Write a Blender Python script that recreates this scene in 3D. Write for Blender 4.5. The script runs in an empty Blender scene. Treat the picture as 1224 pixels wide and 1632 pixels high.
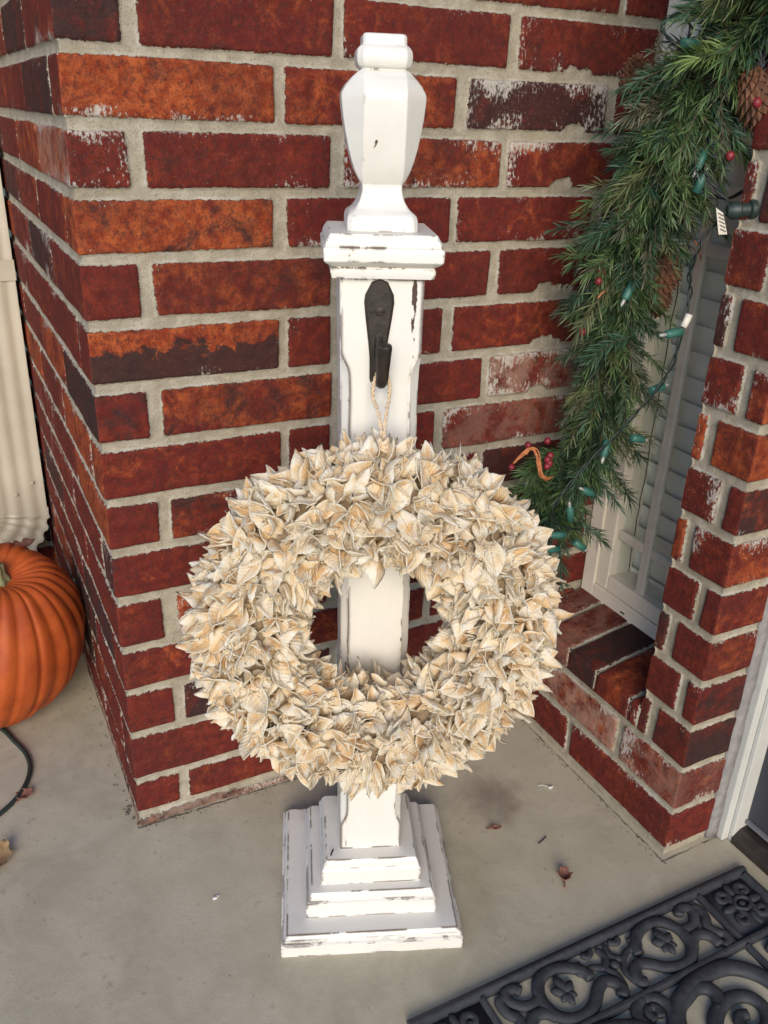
import bpy, math, random
import numpy as np
from mathutils import Vector, Matrix
S = bpy.context.scene
C = S.collection
R = math.radians
rnd = random.Random(7)

# ------------------------------------------------------------------ camera
cam_d = bpy.data.cameras.new('camera'); cam = bpy.data.objects.new('camera', cam_d); C.objects.link(cam)
yaw, pitch, roll = 0.48624, 0.43117, 0.03922
fw = Vector((math.sin(yaw)*math.cos(pitch), math.cos(yaw)*math.cos(pitch), -math.sin(pitch)))
rt = Vector((math.cos(yaw), -math.sin(yaw), 0)); up = rt.cross(fw)
cc, ss = math.cos(roll), math.sin(roll)
cx = cc*rt + ss*up; cy = -ss*rt + cc*up
cam.matrix_world = Matrix(((cx.x, cy.x, -fw.x, -0.16027), (cx.y, cy.y, -fw.y, -1.10019), (cx.z, cy.z, -fw.z, 1.04945), (0, 0, 0, 1)))
cam_d.sensor_fit = 'VERTICAL'; cam_d.sensor_height = 24; cam_d.lens = 24*1380.884/1632
cam_d.clip_start = .02; cam_d.clip_end = 500
S.camera = cam

# ------------------------------------------------------------------ light
SUN_EL, SUN_AZ = 22, -26          # azimuth: degrees towards +x from straight in front of the back wall (-y)
d = Vector((math.sin(R(SUN_AZ))*math.cos(R(SUN_EL)), -math.cos(R(SUN_AZ))*math.cos(R(SUN_EL)), math.sin(R(SUN_EL))))
w = bpy.data.worlds.new('World'); S.world = w; w.use_nodes = True
wt = w.node_tree; sky = wt.nodes.new('ShaderNodeTexSky'); sky.sky_type = 'NISHITA'; sky.sun_disc = False; sky.dust_density = .2; sky.ozone_density = 4.0; sky.altitude = 200
sky.sun_elevation = R(SUN_EL); sky.sun_rotation = math.atan2(d.x, d.y)
bg = wt.nodes['Background']; bg.inputs['Strength'].default_value = 0.15
wt.links.new(sky.outputs[0], bg.inputs['Color'])
sl = bpy.data.lights.new('sun', 'SUN'); sl.energy = 2.35; sl.angle = R(36); sl.color = (1, .85, .66)
so = bpy.data.objects.new('sun', sl); C.objects.link(so); so.rotation_euler = d.to_track_quat('Z', 'Y').to_euler(); so.location = (0, -3, 3)
S.view_settings.view_transform = 'Standard'; S.view_settings.look = 'None'; S.view_settings.gamma = 1
S.view_settings.exposure = 0.70
S.render.engine = 'CYCLES'

# ------------------------------------------------------------------ helpers
class MB:
    def __init__(s): s.v = []; s.f = []; s.c = []
    def add(s, vs, fs, col=None):
        b = len(s.v); s.v.extend([tuple(p) for p in vs]); s.f.extend([tuple(b+i for i in f) for f in fs])
        if col is not None: s.c.extend([col]*len(vs))
        return s
    def box(s, x0, x1, y0, y1, z0, z1):
        return s.add([(x0,y0,z0),(x1,y0,z0),(x1,y1,z0),(x0,y1,z0),(x0,y0,z1),(x1,y0,z1),(x1,y1,z1),(x0,y1,z1)],
                     [(0,3,2,1),(4,5,6,7),(0,1,5,4),(1,2,6,5),(2,3,7,6),(3,0,4,7)])
    def loops(s, rings, closed=False, caps=True):
        n = len(rings[0]); vs = [p for r in rings for p in r]; fs = []
        m = len(rings)
        for i in range(m if closed else m-1):
            j = (i+1) % m
            for k in range(n):
                l = (k+1) % n
                fs.append((i*n+k, i*n+l, j*n+l, j*n+k))
        if caps and not closed:
            fs.append(tuple(reversed(range(n)))); fs.append(tuple((m-1)*n+k for k in range(n)))
        return s.add(vs, fs)
    def tube(s, pts, r, n=10, flat=1.0, closed=False, up0=None):
        P = [Vector(p) for p in pts]; m = len(P)
        if not hasattr(r, '__len__'): r = [r]*m
        rings = []; N = None
        for i in range(m):
            if closed: t = P[(i+1) % m]-P[i-1]
            else: t = P[min(i+1, m-1)]-P[max(i-1, 0)]
            t.normalize()
            if N is None:
                N = Vector(up0) if up0 else (Vector((0,0,1)) if abs(t.z) < .9 else Vector((1,0,0)))
            N = (N-t*N.dot(t)).normalized() if not up0 else (Vector(up0)-t*Vector(up0).dot(t)).normalized()
            B = t.cross(N)
            rings.append([P[i]+B*(r[i]*math.cos(a))+N*(r[i]*flat*math.sin(a)) for a in [2*math.pi*k/n for k in range(n)]])
        return s.loops(rings, closed)
    def lathe(s, prof, n=24, cx=0, cy=0, axis='z'):
        rings = []
        for r, z in prof:
            rings.append([(cx+r*math.cos(a), cy+r*math.sin(a), z) for a in [2*math.pi*k/n for k in range(n)]])
        return s.loops(rings)
    def sphere(s, c, r, n=12, m=8, sc=(1,1,1)):
        rings = []
        for i in range(m+1):
            t = math.pi*i/m; rr = max(math.sin(t), .02)*r
            rings.append([(c[0]+sc[0]*rr*math.cos(a), c[1]+sc[1]*rr*math.sin(a), c[2]-sc[2]*r*math.cos(t)) for a in [2*math.pi*k/n for k in range(n)]])
        return s.loops(rings)
def smooth_path(pts, k=8):
    P = [Vector(p) for p in pts]; out = []
    for i in range(len(P)-1):
        a = P[max(i-1,0)]; b = P[i]; c = P[i+1]; e = P[min(i+2,len(P)-1)]
        for j in range(k):
            t = j/k
            out.append(.5*((2*b)+(c-a)*t+(2*a-5*b+4*c-e)*t*t+(3*b-a-3*c+e)*t**3))
    out.append(P[-1]); return out
def mk(name, mb, mat, parent=None, smooth=True, loc=None, attrs=None, sharp=None):
    """one mesh object; verts are given in the parent's local frame (or the world's)"""
    me = bpy.data.meshes.new(name)
    v = mb.v
    if loc is not None: v = [(p[0]-loc[0], p[1]-loc[1], p[2]-loc[2]) for p in v]
    me.from_pydata(v, [], mb.f)
    if mat: me.materials.append(mat)
    if smooth: me.polygons.foreach_set('use_smooth', [True]*len(me.polygons))
    if mb.c:
        a = me.attributes.new('nc', 'FLOAT_COLOR', 'POINT'); a.data.foreach_set('color', np.array([list(c)+[1]*(4-len(c)) for c in mb.c], 'f').ravel())
    me.update()
    if sharp is not None: me.set_sharp_from_angle(angle=R(sharp))
    o = bpy.data.objects.new(name, me); C.objects.link(o)
    if loc is not None: o.location = loc
    if parent: o.parent = parent
    return o
def tag(o, label, cat, group=None):
    o['label'] = label; o['category'] = cat
    if group: o['group'] = group
    return o
def thing(name, label, cat, loc=(0,0,0), rz=0, group=None):
    o = bpy.data.objects.new(name, None); C.objects.link(o); o.empty_display_size = .05
    o.location = loc; o.rotation_euler = (0,0,rz); return tag(o, label, cat, group)
def bevel(o, wd=.001, seg=2):
    m = o.modifiers.new('bevel', 'BEVEL'); m.width = wd; m.segments = seg; m.limit_method = 'ANGLE'; m.angle_limit = R(35); return o

# ---- shader helpers
class NT:
    def __init__(s, name):
        s.m = bpy.data.materials.new(name); s.m.use_nodes = True; s.t = s.m.node_tree; s.t.nodes.clear()
        s.out = s.t.nodes.new('ShaderNodeOutputMaterial'); s.b = s.t.nodes.new('ShaderNodeBsdfPrincipled')
        s.t.links.new(s.b.outputs[0], s.out.inputs[0])
        s.tc = s.t.nodes.new('ShaderNodeTexCoord'); s.P = s.tc.outputs['Object']
    def n(s, ty, **k):
        x = s.t.nodes.new(ty)
        for a, b in k.items(): setattr(x, a, b)
        return x
    def put(s, sock, v):
        if isinstance(v, bpy.types.NodeSocket): s.t.links.new(v, sock)
        elif v is not None:
            if hasattr(sock.default_value, '__len__') and hasattr(v, '__len__') and len(sock.default_value) == 4 and len(v) == 3: v = tuple(v)+(1,)
            sock.default_value = v
    def math(s, op, a, b=None, c=None, clamp=False):
        x = s.n('ShaderNodeMath', operation=op, use_clamp=clamp); s.put(x.inputs[0], a)
        if b is not None: s.put(x.inputs[1], b)
        if c is not None: s.put(x.inputs[2], c)
        return x.outputs[0]
    def vm(s, op, a, b=None):
        x = s.n('ShaderNodeVectorMath', operation=op); s.put(x.inputs[0], a)
        if b is not None: s.put(x.inputs[1], b)
        return x.outputs[0]
    def noise(s, scale, detail=3, rough=.55, vec=None, dist=0):
        x = s.n('ShaderNodeTexNoise'); s.put(x.inputs['Vector'], vec if vec is not None else s.P)
        x.inputs['Scale'].default_value = scale; x.inputs['Detail'].default_value = detail; x.inputs['Roughness'].default_value = rough
        x.inputs['Distortion'].default_value = dist
        return x.outputs[0]
    def ss(s, v, a, b, to0=0, to1=1):
        x = s.n('ShaderNodeMapRange', interpolation_type='SMOOTHSTEP'); s.put(x.inputs[0], v)
        s.put(x.inputs[1], a); s.put(x.inputs[2], b); x.inputs[3].default_value = to0; x.inputs[4].default_value = to1
        return x.outputs[0]
    def mix(s, f, a, b):
        x = s.n('ShaderNodeMix', data_type='RGBA'); s.put(x.inputs['Factor'], f); s.put(x.inputs[6], a); s.put(x.inputs[7], b)
        return x.outputs[2]
    def attr(s, name):
        x = s.n('ShaderNodeAttribute', attribute_name=name); return x
    def sep(s, v):
        x = s.n('ShaderNodeSeparateXYZ'); s.put(x.inputs[0], v); return x.outputs
    def scale(s, v):
        return s.vm('MULTIPLY', s.P, v)
    def fin(s, col, rough=.8, bump=None, dist=.001, strength=1, metal=0, spec=None):
        s.put(s.b.inputs['Base Color'], col); s.put(s.b.inputs['Roughness'], rough); s.put(s.b.inputs['Metallic'], metal)
        if spec is not None: s.b.inputs['Specular IOR Level'].default_value = spec
        if bump is not None:
            x = s.n('ShaderNodeBump'); x.inputs['Strength'].default_value = strength; x.inputs['Distance'].default_value = dist
            s.put(x.inputs['Height'], bump); s.t.links.new(x.outputs[0], s.b.inputs['Normal'])
        return s.m

def brick_material():
    t = NT('brick_and_mortar')
    bc = t.attr('bc'); c = t.sep(bc.outputs['Color']); o, dk, wh = c[0], c[1], c[2]; rn = bc.outputs['Alpha']
    be = t.sep(t.attr('bd').outputs['Color']); burnt, vf, pale = be[0], be[1], be[2]
    dd = t.attr('d').outputs['Fac']
    off = t.n('ShaderNodeCombineXYZ'); r9 = t.math('MULTIPLY', rn, 37.0); t.put(off.inputs[0], r9); t.put(off.inputs[1], r9); t.put(off.inputs[2], r9)
    p = t.vm('ADD', t.P, off.outputs[0])
    n1 = t.noise(17, 6, .62, p, .4); n2 = t.noise(70, 5, .6, p); n3 = t.noise(24, 7, .7, t.vm('ADD', p, (5,9,2)), .8); n4 = t.noise(260, 3, .6, p)
    base = t.mix(t.ss(n2, .3, .7), (.095,.016,.012), (.195,.032,.017))
    base = t.mix(t.ss(n1, .35, .75), base, (.120,.017,.016))
    of = t.ss(t.math('ADD', n3, t.math('MULTIPLY_ADD', n4, .12, t.math('MULTIPLY_ADD', o, .42, -.31))), .36, .62)
    base = t.mix(of, base, t.mix(t.ss(n2, .35, .65), (.25,.042,.014), (.40,.095,.030)))
    bu = t.math('MULTIPLY', burnt, t.ss(t.math('ADD', vf, t.math('MULTIPLY_ADD', n3, 1.5, t.math('MULTIPLY', n4, .3))), 1.62, 1.30))
    df = t.ss(t.math('ADD', t.math('ADD', t.noise(19, 7, .68, t.vm('ADD', p, (1,4,8)), .6), t.math('MULTIPLY', n4, .15)), t.math('ADD', t.math('MULTIPLY_ADD', dk, .42, -.36), t.math('MULTIPLY', bu, .60))), .38, .62)
    base = t.mix(t.math('MULTIPLY', df, .93), base, t.mix(n2, (.018,.012,.013), (.052,.034,.030)))
    base = t.mix(t.math('MULTIPLY', t.ss(t.noise(6, 2, .5, p), .45, .62), .35), base, t.mix(n2, (.05,.012,.012), (.10,.024,.018)))
    # small scratches and grains
    base = t.mix(t.math('MULTIPLY', t.ss(n4, .52, .74), .35), base, t.mix(.5, base, (.02,.01,.01)))
    base = t.mix(t.math('MULTIPLY', t.ss(t.noise(190, 4, .7, t.vm('ADD', p, (2,7,5))), .56, .74), .20), base, (.40,.13,.07))
    base = t.mix(t.math('MULTIPLY', t.ss(t.noise(420, 2, .5, p), .60, .70), .75), base, (.035,.02,.018))
    base = t.mix(t.math('MULTIPLY', t.ss(t.noise(130, 6, .75, t.vm('ADD', p, (9,3,1)), .5), .48, .64), .65), base, (.055,.022,.020))
    sp = t.ss(t.math('ADD', t.noise(380, 3, .6, t.vm('ADD', p, (3,3,3))), t.math('MULTIPLY', wh, .10)), .72, .79)
    base = t.mix(t.math('MULTIPLY', sp, .6), base, (.52,.38,.30))
    # mortar, ragged over the arris
    rag = t.math('MULTIPLY', t.math('ADD', t.math('MULTIPLY', t.math('SUBTRACT', t.noise(150, 4, .65), .5), .0068), t.math('MULTIPLY', t.math('SUBTRACT', t.noise(640, 2, .5), .5), .003)), 1.0)
    edge = t.math('ADD', dd, rag)
    brick = t.ss(edge, .0000, .0006)
    mn = t.noise(45, 5, .6); mf = t.noise(520, 3, .7)
    mort = t.mix(t.ss(mn, .3, .7), (.30,.265,.20), (.42,.375,.295))
    mort = t.mix(t.math('MULTIPLY', t.ss(mf, .50, .68), .6), mort, (.15,.13,.105))
    mort = t.mix(t.math('MULTIPLY', t.ss(t.noise(9, 4, .6), .52, .66), .35), mort, (.225,.185,.125))
    lime = t.mix(mf, (.42,.39,.345), (.54,.51,.46))
    mort = t.mix(t.math('MULTIPLY', t.ss(t.math('ADD', edge, t.math('MULTIPLY', t.noise(60,3), .002)), -.0028, -.0008), t.math('MULTIPLY', t.ss(t.noise(24, 4, .6), .45, .65), .55)), mort, lime)
    # lime smears left on the face, thin and streaky
    st = t.noise(1, 5, .7, t.vm('MULTIPLY', p, (250,250,130)))
    sm = t.math('ADD', t.math('MULTIPLY_ADD', t.noise(13, 3, .5, t.vm('ADD', p, (7,1,3))), .55, t.math('MULTIPLY', st, .5)), t.math('ADD', t.math('MULTIPLY', wh, .20), t.math('MULTIPLY', dd, -4.0)))
    base = t.mix(t.math('MULTIPLY', t.ss(sm, .645, .71), .85), base, lime)
    haze = t.math('MULTIPLY', pale, t.ss(t.noise(30, 5, .7, p), .35, .6))
    base = t.mix(t.math('MULTIPLY', haze, .6), base, (.47,.33,.25))
    col = t.mix(brick, mort, base)
    rough = t.ss(brick, 0, 1, .95, .78)
    h = t.math('ADD', t.math('MULTIPLY', brick, t.math('ADD', t.math('MULTIPLY', n2, .35), t.math('MULTIPLY', n4, .35))), t.math('ADD', t.math('MULTIPLY', mf, .60), t.math('MULTIPLY', brick, .25)))
    return t.fin(col, rough, h, .0026, 1.0, spec=.12)
M_brick = brick_material()

def paint_material(name, amount=1.0, gain=22, arris=False, stretch=(1,1,1), base=(.68,.655,.60), rad=.004):
    t = NT(name)
    bv = t.n('ShaderNodeBevel', samples=6); bv.inputs['Radius'].default_value = rad
    g = t.n('ShaderNodeNewGeometry')
    dt = t.n('ShaderNodeVectorMath', operation='DOT_PRODUCT'); t.put(dt.inputs[0], bv.outputs[0]); t.put(dt.inputs[1], g.outputs['Normal'])
    e = t.math('SUBTRACT', 1.0, dt.outputs['Value'])
    pv = t.scale(stretch)
    n1 = t.noise(38, 5, .65, pv, .3); n2 = t.noise(170, 3, .6, pv)
    nn = t.math('ADD', t.math('MULTIPLY_ADD', n1, 1.9, -.70), t.math('MULTIPLY', n2, .5))
    e1 = t.math('MULTIPLY', t.math('MINIMUM', t.math('MULTIPLY', e, float(gain)), 1.0), amount)
    chip = t.ss(t.math('ADD', nn, e1), .955, .975)
    few = t.ss(t.math('ADD', t.noise(22, 6, .7, t.vm('ADD', pv, (3,5,8))), t.math('MULTIPLY', t.noise(300, 2), .12)), .90, .91)
    if arris:
        x, y, z = t.sep(t.P); xl = t.math('MULTIPLY_ADD', z, .013, t.math('SUBTRACT', x, .0013))
        da = t.math('ABSOLUTE', t.math('SUBTRACT', t.math('ABSOLUTE', xl), .0345))
        wn = t.math('ADD', t.math('MULTIPLY', t.noise(1, 5, .7, t.vm('MULTIPLY', t.P, (55,55,13))), 1.0), t.math('MULTIPLY', t.math('SUBTRACT', n2, .5), .16))
        wm = t.ss(t.math('SUBTRACT', wn, t.math('MULTIPLY', da, 38.0)), .535, .55)
        chip = t.math('MAXIMUM', chip, wm)
    col = t.mix(t.ss(n1, .3, .7), base, tuple(x*.95 for x in base))
    rim = t.ss(t.math('ADD', nn, e1), .89, .955)
    col = t.mix(t.math('MULTIPLY', rim, .5), col, (.50,.38,.25))
    col = t.mix(t.math('MAXIMUM', chip, few), col, t.mix(n2, (.025,.016,.012), (.11,.065,.045)))
    brush = t.noise(1, 3, .6, t.vm('MULTIPLY', t.P, (260,260,28)))
    h = t.math('SUBTRACT', t.math('ADD', t.math('MULTIPLY', brush, .35), t.math('MULTIPLY', n2, .3)), chip)
    return t.fin(col, t.ss(chip, 0, 1, .42, .85), h, .0007, .7)
M_paint = paint_material('distressed_white_paint', .36)
M_shaft = paint_material('distressed_shaft_paint', .50, 60, True, (1,1,.20), rad=.006)
M_base = paint_material('distressed_base_paint', .43, 28, False, (.4,.4,1.2), rad=.005)

def simple(name, col, rough=.6, col2=None, ns=30, bump=0, bs=200, metal=0, spec=None, dist=.0006):
    t = NT(name)
    n = t.noise(ns, 4, .6)
    c = t.mix(t.ss(n, .3, .7), col, col2 if col2 else tuple(x*.85 for x in col))
    return t.fin(c, rough, t.noise(bs, 4, .6) if bump else None, dist, bump or 1, metal, spec)

def floor_material():
    t = NT('broom_finished_concrete')
    a = t.noise(2.2, 5, .6); b = t.noise(11, 6, .68, None, .5); c = t.noise(55, 5, .7); f = t.noise(420, 3, .65)
    col = t.mix(t.ss(b, .3, .7), (.350,.315,.228), (.455,.415,.312))
    col = t.mix(t.math('MULTIPLY', t.ss(a, .42, .68), .45), col, (.50,.455,.345))
    col = t.mix(t.math('MULTIPLY', t.ss(t.math('ADD', c, t.math('MULTIPLY', b, .35)), .76, .90), .40), col, (.17,.15,.125))
    col = t.mix(t.math('MULTIPLY', t.ss(f, .62, .72), .45), col, (.17,.15,.13))
    col = t.mix(t.math('MULTIPLY', t.ss(t.noise(300, 2, .5, t.vm('ADD', t.P, (4,4,1))), .70, .76), .35), col, (.50,.48,.45))
    # darker brownish oval with a noisy edge behind the post, to its right
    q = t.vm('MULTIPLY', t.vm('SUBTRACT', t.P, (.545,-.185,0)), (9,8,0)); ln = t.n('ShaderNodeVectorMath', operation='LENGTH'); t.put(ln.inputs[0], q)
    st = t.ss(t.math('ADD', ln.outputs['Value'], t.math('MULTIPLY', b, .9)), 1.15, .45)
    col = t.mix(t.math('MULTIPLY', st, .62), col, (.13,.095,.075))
    # dirt in the open joint along the walls
    x, y, z = t.sep(t.P)
    wob = t.math('MULTIPLY', t.math('SUBTRACT', t.noise(40, 4, .7), .5), .010)
    d1 = t.math('ABSOLUTE', t.math('SUBTRACT', t.math('ADD', x, wob), .7195))
    j1 = t.math('MULTIPLY', t.ss(d1, .0022, .0008), t.math('GREATER_THAN', y, -.425))
    d2 = t.math('ABSOLUTE', t.math('SUBTRACT', t.math('ADD', y, wob), -.4175))
    j2 = t.math('MULTIPLY', t.ss(d2, .0022, .0008), t.math('GREATER_THAN', x, .715))
    d3 = t.math('ABSOLUTE', t.math('ADD', t.math('ADD', y, wob), .0065))
    j3 = t.math('MULTIPLY', t.ss(d3, .0030, .0008), t.math('GREATER_THAN', x, -.004))
    j = t.math('MULTIPLY', t.math('MAXIMUM', t.math('MAXIMUM', j1, j2), j3), t.ss(t.noise(28, 4, .7), .36, .56, .12, .75))
    col = t.mix(j, col, (.05,.042,.035))
    h = t.math('ADD', t.math('MULTIPLY', f, .4), t.math('SUBTRACT', t.math('MULTIPLY', c, .6), j))
    return t.fin(col, .88, h, .0012, .6, spec=.25)
M_floor = floor_material()
M_white = simple('cream_vinyl', (.74,.68,.57), .45, (.68,.62,.52), 12, .15, 90)
M_grille = simple('cream_grille', (.62,.585,.50), .45)
M_jamb = simple('white_trim_paint', (.52,.515,.48), .4, (.46,.455,.43), 20, .2, 120)
M_slat = simple('blind_slat', (.88,.87,.79), .5, (.82,.81,.74), 6)
M_cordw = simple('ladder_cord', (.07,.08,.085), .8)
M_dark = simple('dark_room', (.05,.05,.05), .9)
M_door = simple('slate_door_paint', (.030,.034,.045), .42, (.036,.040,.052), 14, .1, 150)
M_thresh = simple('bronze_threshold', (.028,.022,.018), .45, (.05,.04,.033), 60, .3, 200, .3)
M_caulk = simple('grey_caulk', (.19,.18,.175), .8, (.27,.255,.245), 60, .6, 150)
M_ds = simple('cream_downspout', (.44,.39,.30), .45, (.38,.335,.26), 9, .15, 60)
M_iron = simple('forged_iron', (.018,.013,.010), .5, (.032,.024,.018), 60, .8, 70, .0, .35, dist=.0014)
M_wire = simple('dark_wire', (.012,.022,.018), .5)
M_socket = simple('green_socket', (.025,.10,.078), .5, (.035,.135,.105), 80)
M_cordg = simple('green_extension_cord', (.018,.032,.028), .5)
M_berry = simple('red_berry', (.24,.018,.028), .5, (.13,.010,.015), 200)
M_raffia = simple('orange_raffia', (.48,.18,.07), .8, (.34,.11,.04), 200)
M_cone = simple('pine_cone_scale', (.075,.030,.015), .75, (.17,.07,.032), 70, .5, 200)
M_stem = simple('stem_brown', (.04,.04,.02), .8, (.08,.06,.03), 80, .6, 200)
M_pstem = simple('pumpkin_stem', (.16,.17,.07), .8, (.28,.25,.13), 120, .8, 250)
M_leafb = simple('dry_brown_leaf', (.16,.065,.045), .85, (.27,.12,.08), 120, .8, 250)
M_leaft = simple('dry_tan_leaf', (.34,.22,.11), .85, (.24,.15,.07), 100, .8, 250)
M_thread = simple('pale_thread', (.72,.72,.68), .8)
M_stick = simple('dark_twig', (.02,.018,.02), .8)
M_lawn = simple('lawn_grass', (.06,.09,.03), .9, (.10,.12,.05), 3, .8, 40, dist=.02)
M_tagp = simple('white_tag', (.66,.62,.54), .6)
M_print = simple('tag_print', (.12,.11,.10), .7)
M_bulb = NT('clear_bulb'); M_bulb.b.inputs['Transmission Weight'].default_value = .75; M_bulb = M_bulb.fin((.9,.9,.88), .08)

def rubber_material():
    t = NT('black_rubber'); n = t.noise(90, 5, .7); f = t.noise(520, 3, .6); a = t.noise(9, 4, .6)
    c = t.mix(t.ss(n, .35, .75), (.021,.023,.028), (.040,.043,.050)); c = t.mix(t.math('MULTIPLY', t.ss(f, .67, .76), .4), c, (.12,.12,.12))
    c = t.mix(t.math('MULTIPLY', t.ss(a, .5, .7), .35), c, (.078,.080,.082))
    return t.fin(c, t.ss(n, .3, .7, .60, .80), t.math('ADD', t.math('MULTIPLY', n, .7), t.math('MULTIPLY', f, .4)), .0009, .55)
M_rubber = rubber_material()

# ------------------------------------------------------------------ numpy noise for wall relief
def hsh(i, j, k):
    n = (i*374761393+j*668265263+k*2147483647*3+1013) & 0xffffffff
    n = ((n ^ (n >> 13))*1274126177) & 0xffffffff
    n = (n ^ (n >> 16)) & 0xffffffff
    return n.astype(np.float64)/4294967295.0
def vnoise(P, sc):
    Q = P*sc+100.0; I = np.floor(Q).astype(np.int64); F = Q-I; F = F*F*(3-2*F); out = 0
    for a in (0,1):
        for b in (0,1):
            for c in (0,1):
                w_ = (F[:,0] if a else 1-F[:,0])*(F[:,1] if b else 1-F[:,1])*(F[:,2] if c else 1-F[:,2])
                out = out+w_*hsh(I[:,0]+a, I[:,1]+b, I[:,2]+c)
    return out*2-1
def sst(x, a, b):
    t = np.clip((x-a)/(b-a), 0, 1); return t*t*(3-2*t)

Zb = [.017,.084,.173,.252,.327,.409,.486,.561,.640,.718,.799,.878,.952,1.027,1.103]
while Zb[-1] < 2.6: Zb.append(Zb[-1]+.0775)
HB, HH = .0066, .0080
BL = .2555

def patch(O, U, V, N, ul, vl, res, rows, heads, tones, seed, wrap0=False, wrap1=False, blobs=(), v0=0.0, resv=None, recess=.0042, ledge=False, base=False):
    """relief of one brick face. rows: bed-joint centres; heads(k) -> list of (centre, half width); wrap: brick carries on round that corner"""
    O, U, V, N = [np.array(a, float) for a in (O, U, V, N)]
    nu = max(2, int(round(ul/res))+1); nv = max(2, int(round((vl-v0)/(resv or res)))+1)
    u, v = np.meshgrid(np.linspace(0, ul, nu), np.linspace(v0, vl, nv)); u = u.ravel(); v = v.ravel()
    P0 = O+u[:,None]*U+v[:,None]*V
    rows = np.array(rows); k = np.clip(np.searchsorted(rows, v)-1, -1, len(rows)-2)
    lo = np.where(k >= 0, rows[np.maximum(k,0)], -.1); hi = rows[k+1]
    wob = vnoise(P0, 9)*.0012+vnoise(P0+3, 26)*.0006
    dv = np.minimum(v-lo-HB, hi-v-HB)
    du = np.full(u.shape, 1.0); bi = np.zeros(u.shape, int)
    cols = np.zeros((len(u), 8))
    for kk in np.unique(k):
        m = k == kk
        hs = heads(int(kk)) if kk >= 0 else []
        cs = np.array([h[0] for h in hs]) if hs else np.array([])
        um = u[m]; b = np.searchsorted(cs, um) if len(cs) else np.zeros(um.shape, int)
        dd = np.full(um.shape, 1.0)
        for c_, hw in hs: 
            r_ = random.Random(seed*31+int(kk)*7+int(c_*1000)); sl = r_.uniform(-.03,.03)
            dd = np.minimum(dd, np.abs(um-(c_+sl*(v[m]-lo[m]-.035)))-hw)
        if not wrap0: dd = np.minimum(dd, um+.002)
        if not wrap1: dd = np.minimum(dd, ul-um+.002)
        du[m] = dd; bi[m] = b
        cm = np.zeros((len(um), 8)); H = hi[m]-lo[m]
        for b_ in np.unique(b):
            s_ = b == b_; cm[s_] = tones(int(kk), int(b_))
        cm[:,5] = np.clip((v[m]-lo[m]-HB)/(H-2*HB), 0, 1)
        cols[m] = cm
    r_ = .004; q = np.minimum(du, dv); qq = np.hypot(np.maximum(r_-du, 0), np.maximum(r_-dv, 0)); d_ = np.where((du < r_) & (dv < r_), r_-qq, q)
    for bx, bz, bw, bh in blobs:
        e = (1-np.hypot((u-bx)/bw, (v-bz)/bh)+.35*vnoise(P0, 75)+.2*vnoise(P0, 190))*bh*.8; e = np.where(v < bz-.004, -1, e)
        d_ = np.minimum(d_, -e-.0005)
    if base: d_ = np.where(v < rows[0]+HB, np.minimum(d_, v-rows[0]-HB), d_)
    g = d_+wob
    brick = sst(g, -.0014, .0018)
    e = recess*(1-brick)
    joint = sst(-g, .000, .0035); e += joint*.0006
    e += -vnoise(P0, 60)*.0005*brick - vnoise(P0+7, 160)*.00045 - vnoise(P0, 22)*.0007
    e += (1-sst(g, .000, .0045))*.0006*brick
    e = e-(vnoise(np.stack([k*1.7+seed, bi*2.3, k*0], 1).astype(float), 1.37)*.0012)*brick*(0 if wrap0 or wrap1 else 1)
    if ledge: e = np.where(v < .0115, -.0035-.003*vnoise(P0, 30), e)
    P1 = P0-N*e[:,None]
    if wrap0: P1 += U*(e*np.exp(-u/.004)+.0011*np.exp(-u/.0012))[:,None]; P1 -= N*(.0011*np.exp(-u/.0012))[:,None]
    if wrap1: P1 -= U*(e*np.exp(-(ul-u)/.004)+.0011*np.exp(-(ul-u)/.0012))[:,None]; P1 -= N*(.0011*np.exp(-(ul-u)/.0012))[:,None]
    idx = np.arange(nu*nv).reshape(nv, nu)
    F = np.stack([idx[:-1,:-1], idx[:-1,1:], idx[1:,1:], idx[1:,:-1]], -1).reshape(-1, 4)
    if np.dot(np.cross(U, V), N) < 0: F = F[:, ::-1]
    return P1, F, g, cols
def wall(name, patches, parent=None, loc=(0,0,0)):
    vs, fs, ds, cs = [], [], [], []; b = 0
    for P1, F, g, c in patches:
        vs.append(P1-np.array(loc)); fs.append(F+b); ds.append(g); cs.append(c); b += len(P1)
    v = np.concatenate(vs); f = np.concatenate(fs); g = np.concatenate(ds); c = np.concatenate(cs)
    me = bpy.data.meshes.new(name); me.vertices.add(len(v)); me.vertices.foreach_set('co', v.astype('f').ravel())
    me.loops.add(len(f)*4); me.loops.foreach_set('vertex_index', f.astype('i').ravel())
    me.polygons.add(len(f)); me.polygons.foreach_set('loop_start', (np.arange(len(f))*4).astype('i')); me.polygons.foreach_set('use_smooth', [True]*len(f))
    a = me.attributes.new('d', 'FLOAT', 'POINT'); a.data.foreach_set('value', g.astype('f'))
    a = me.attributes.new('bc', 'FLOAT_COLOR', 'POINT'); a.data.foreach_set('color', c[:, :4].astype('f').ravel())
    x = np.concatenate([c[:, 4:8]], 1)
    a = me.attributes.new('bd', 'FLOAT_COLOR', 'POINT'); a.data.foreach_set('color', x.astype('f').ravel())
    me.materials.append(M_brick); me.update(); me.validate()
    o = bpy.data.objects.new(name, me); C.objects.link(o); o.location = loc
    if parent: o.parent = parent
    return o

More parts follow.
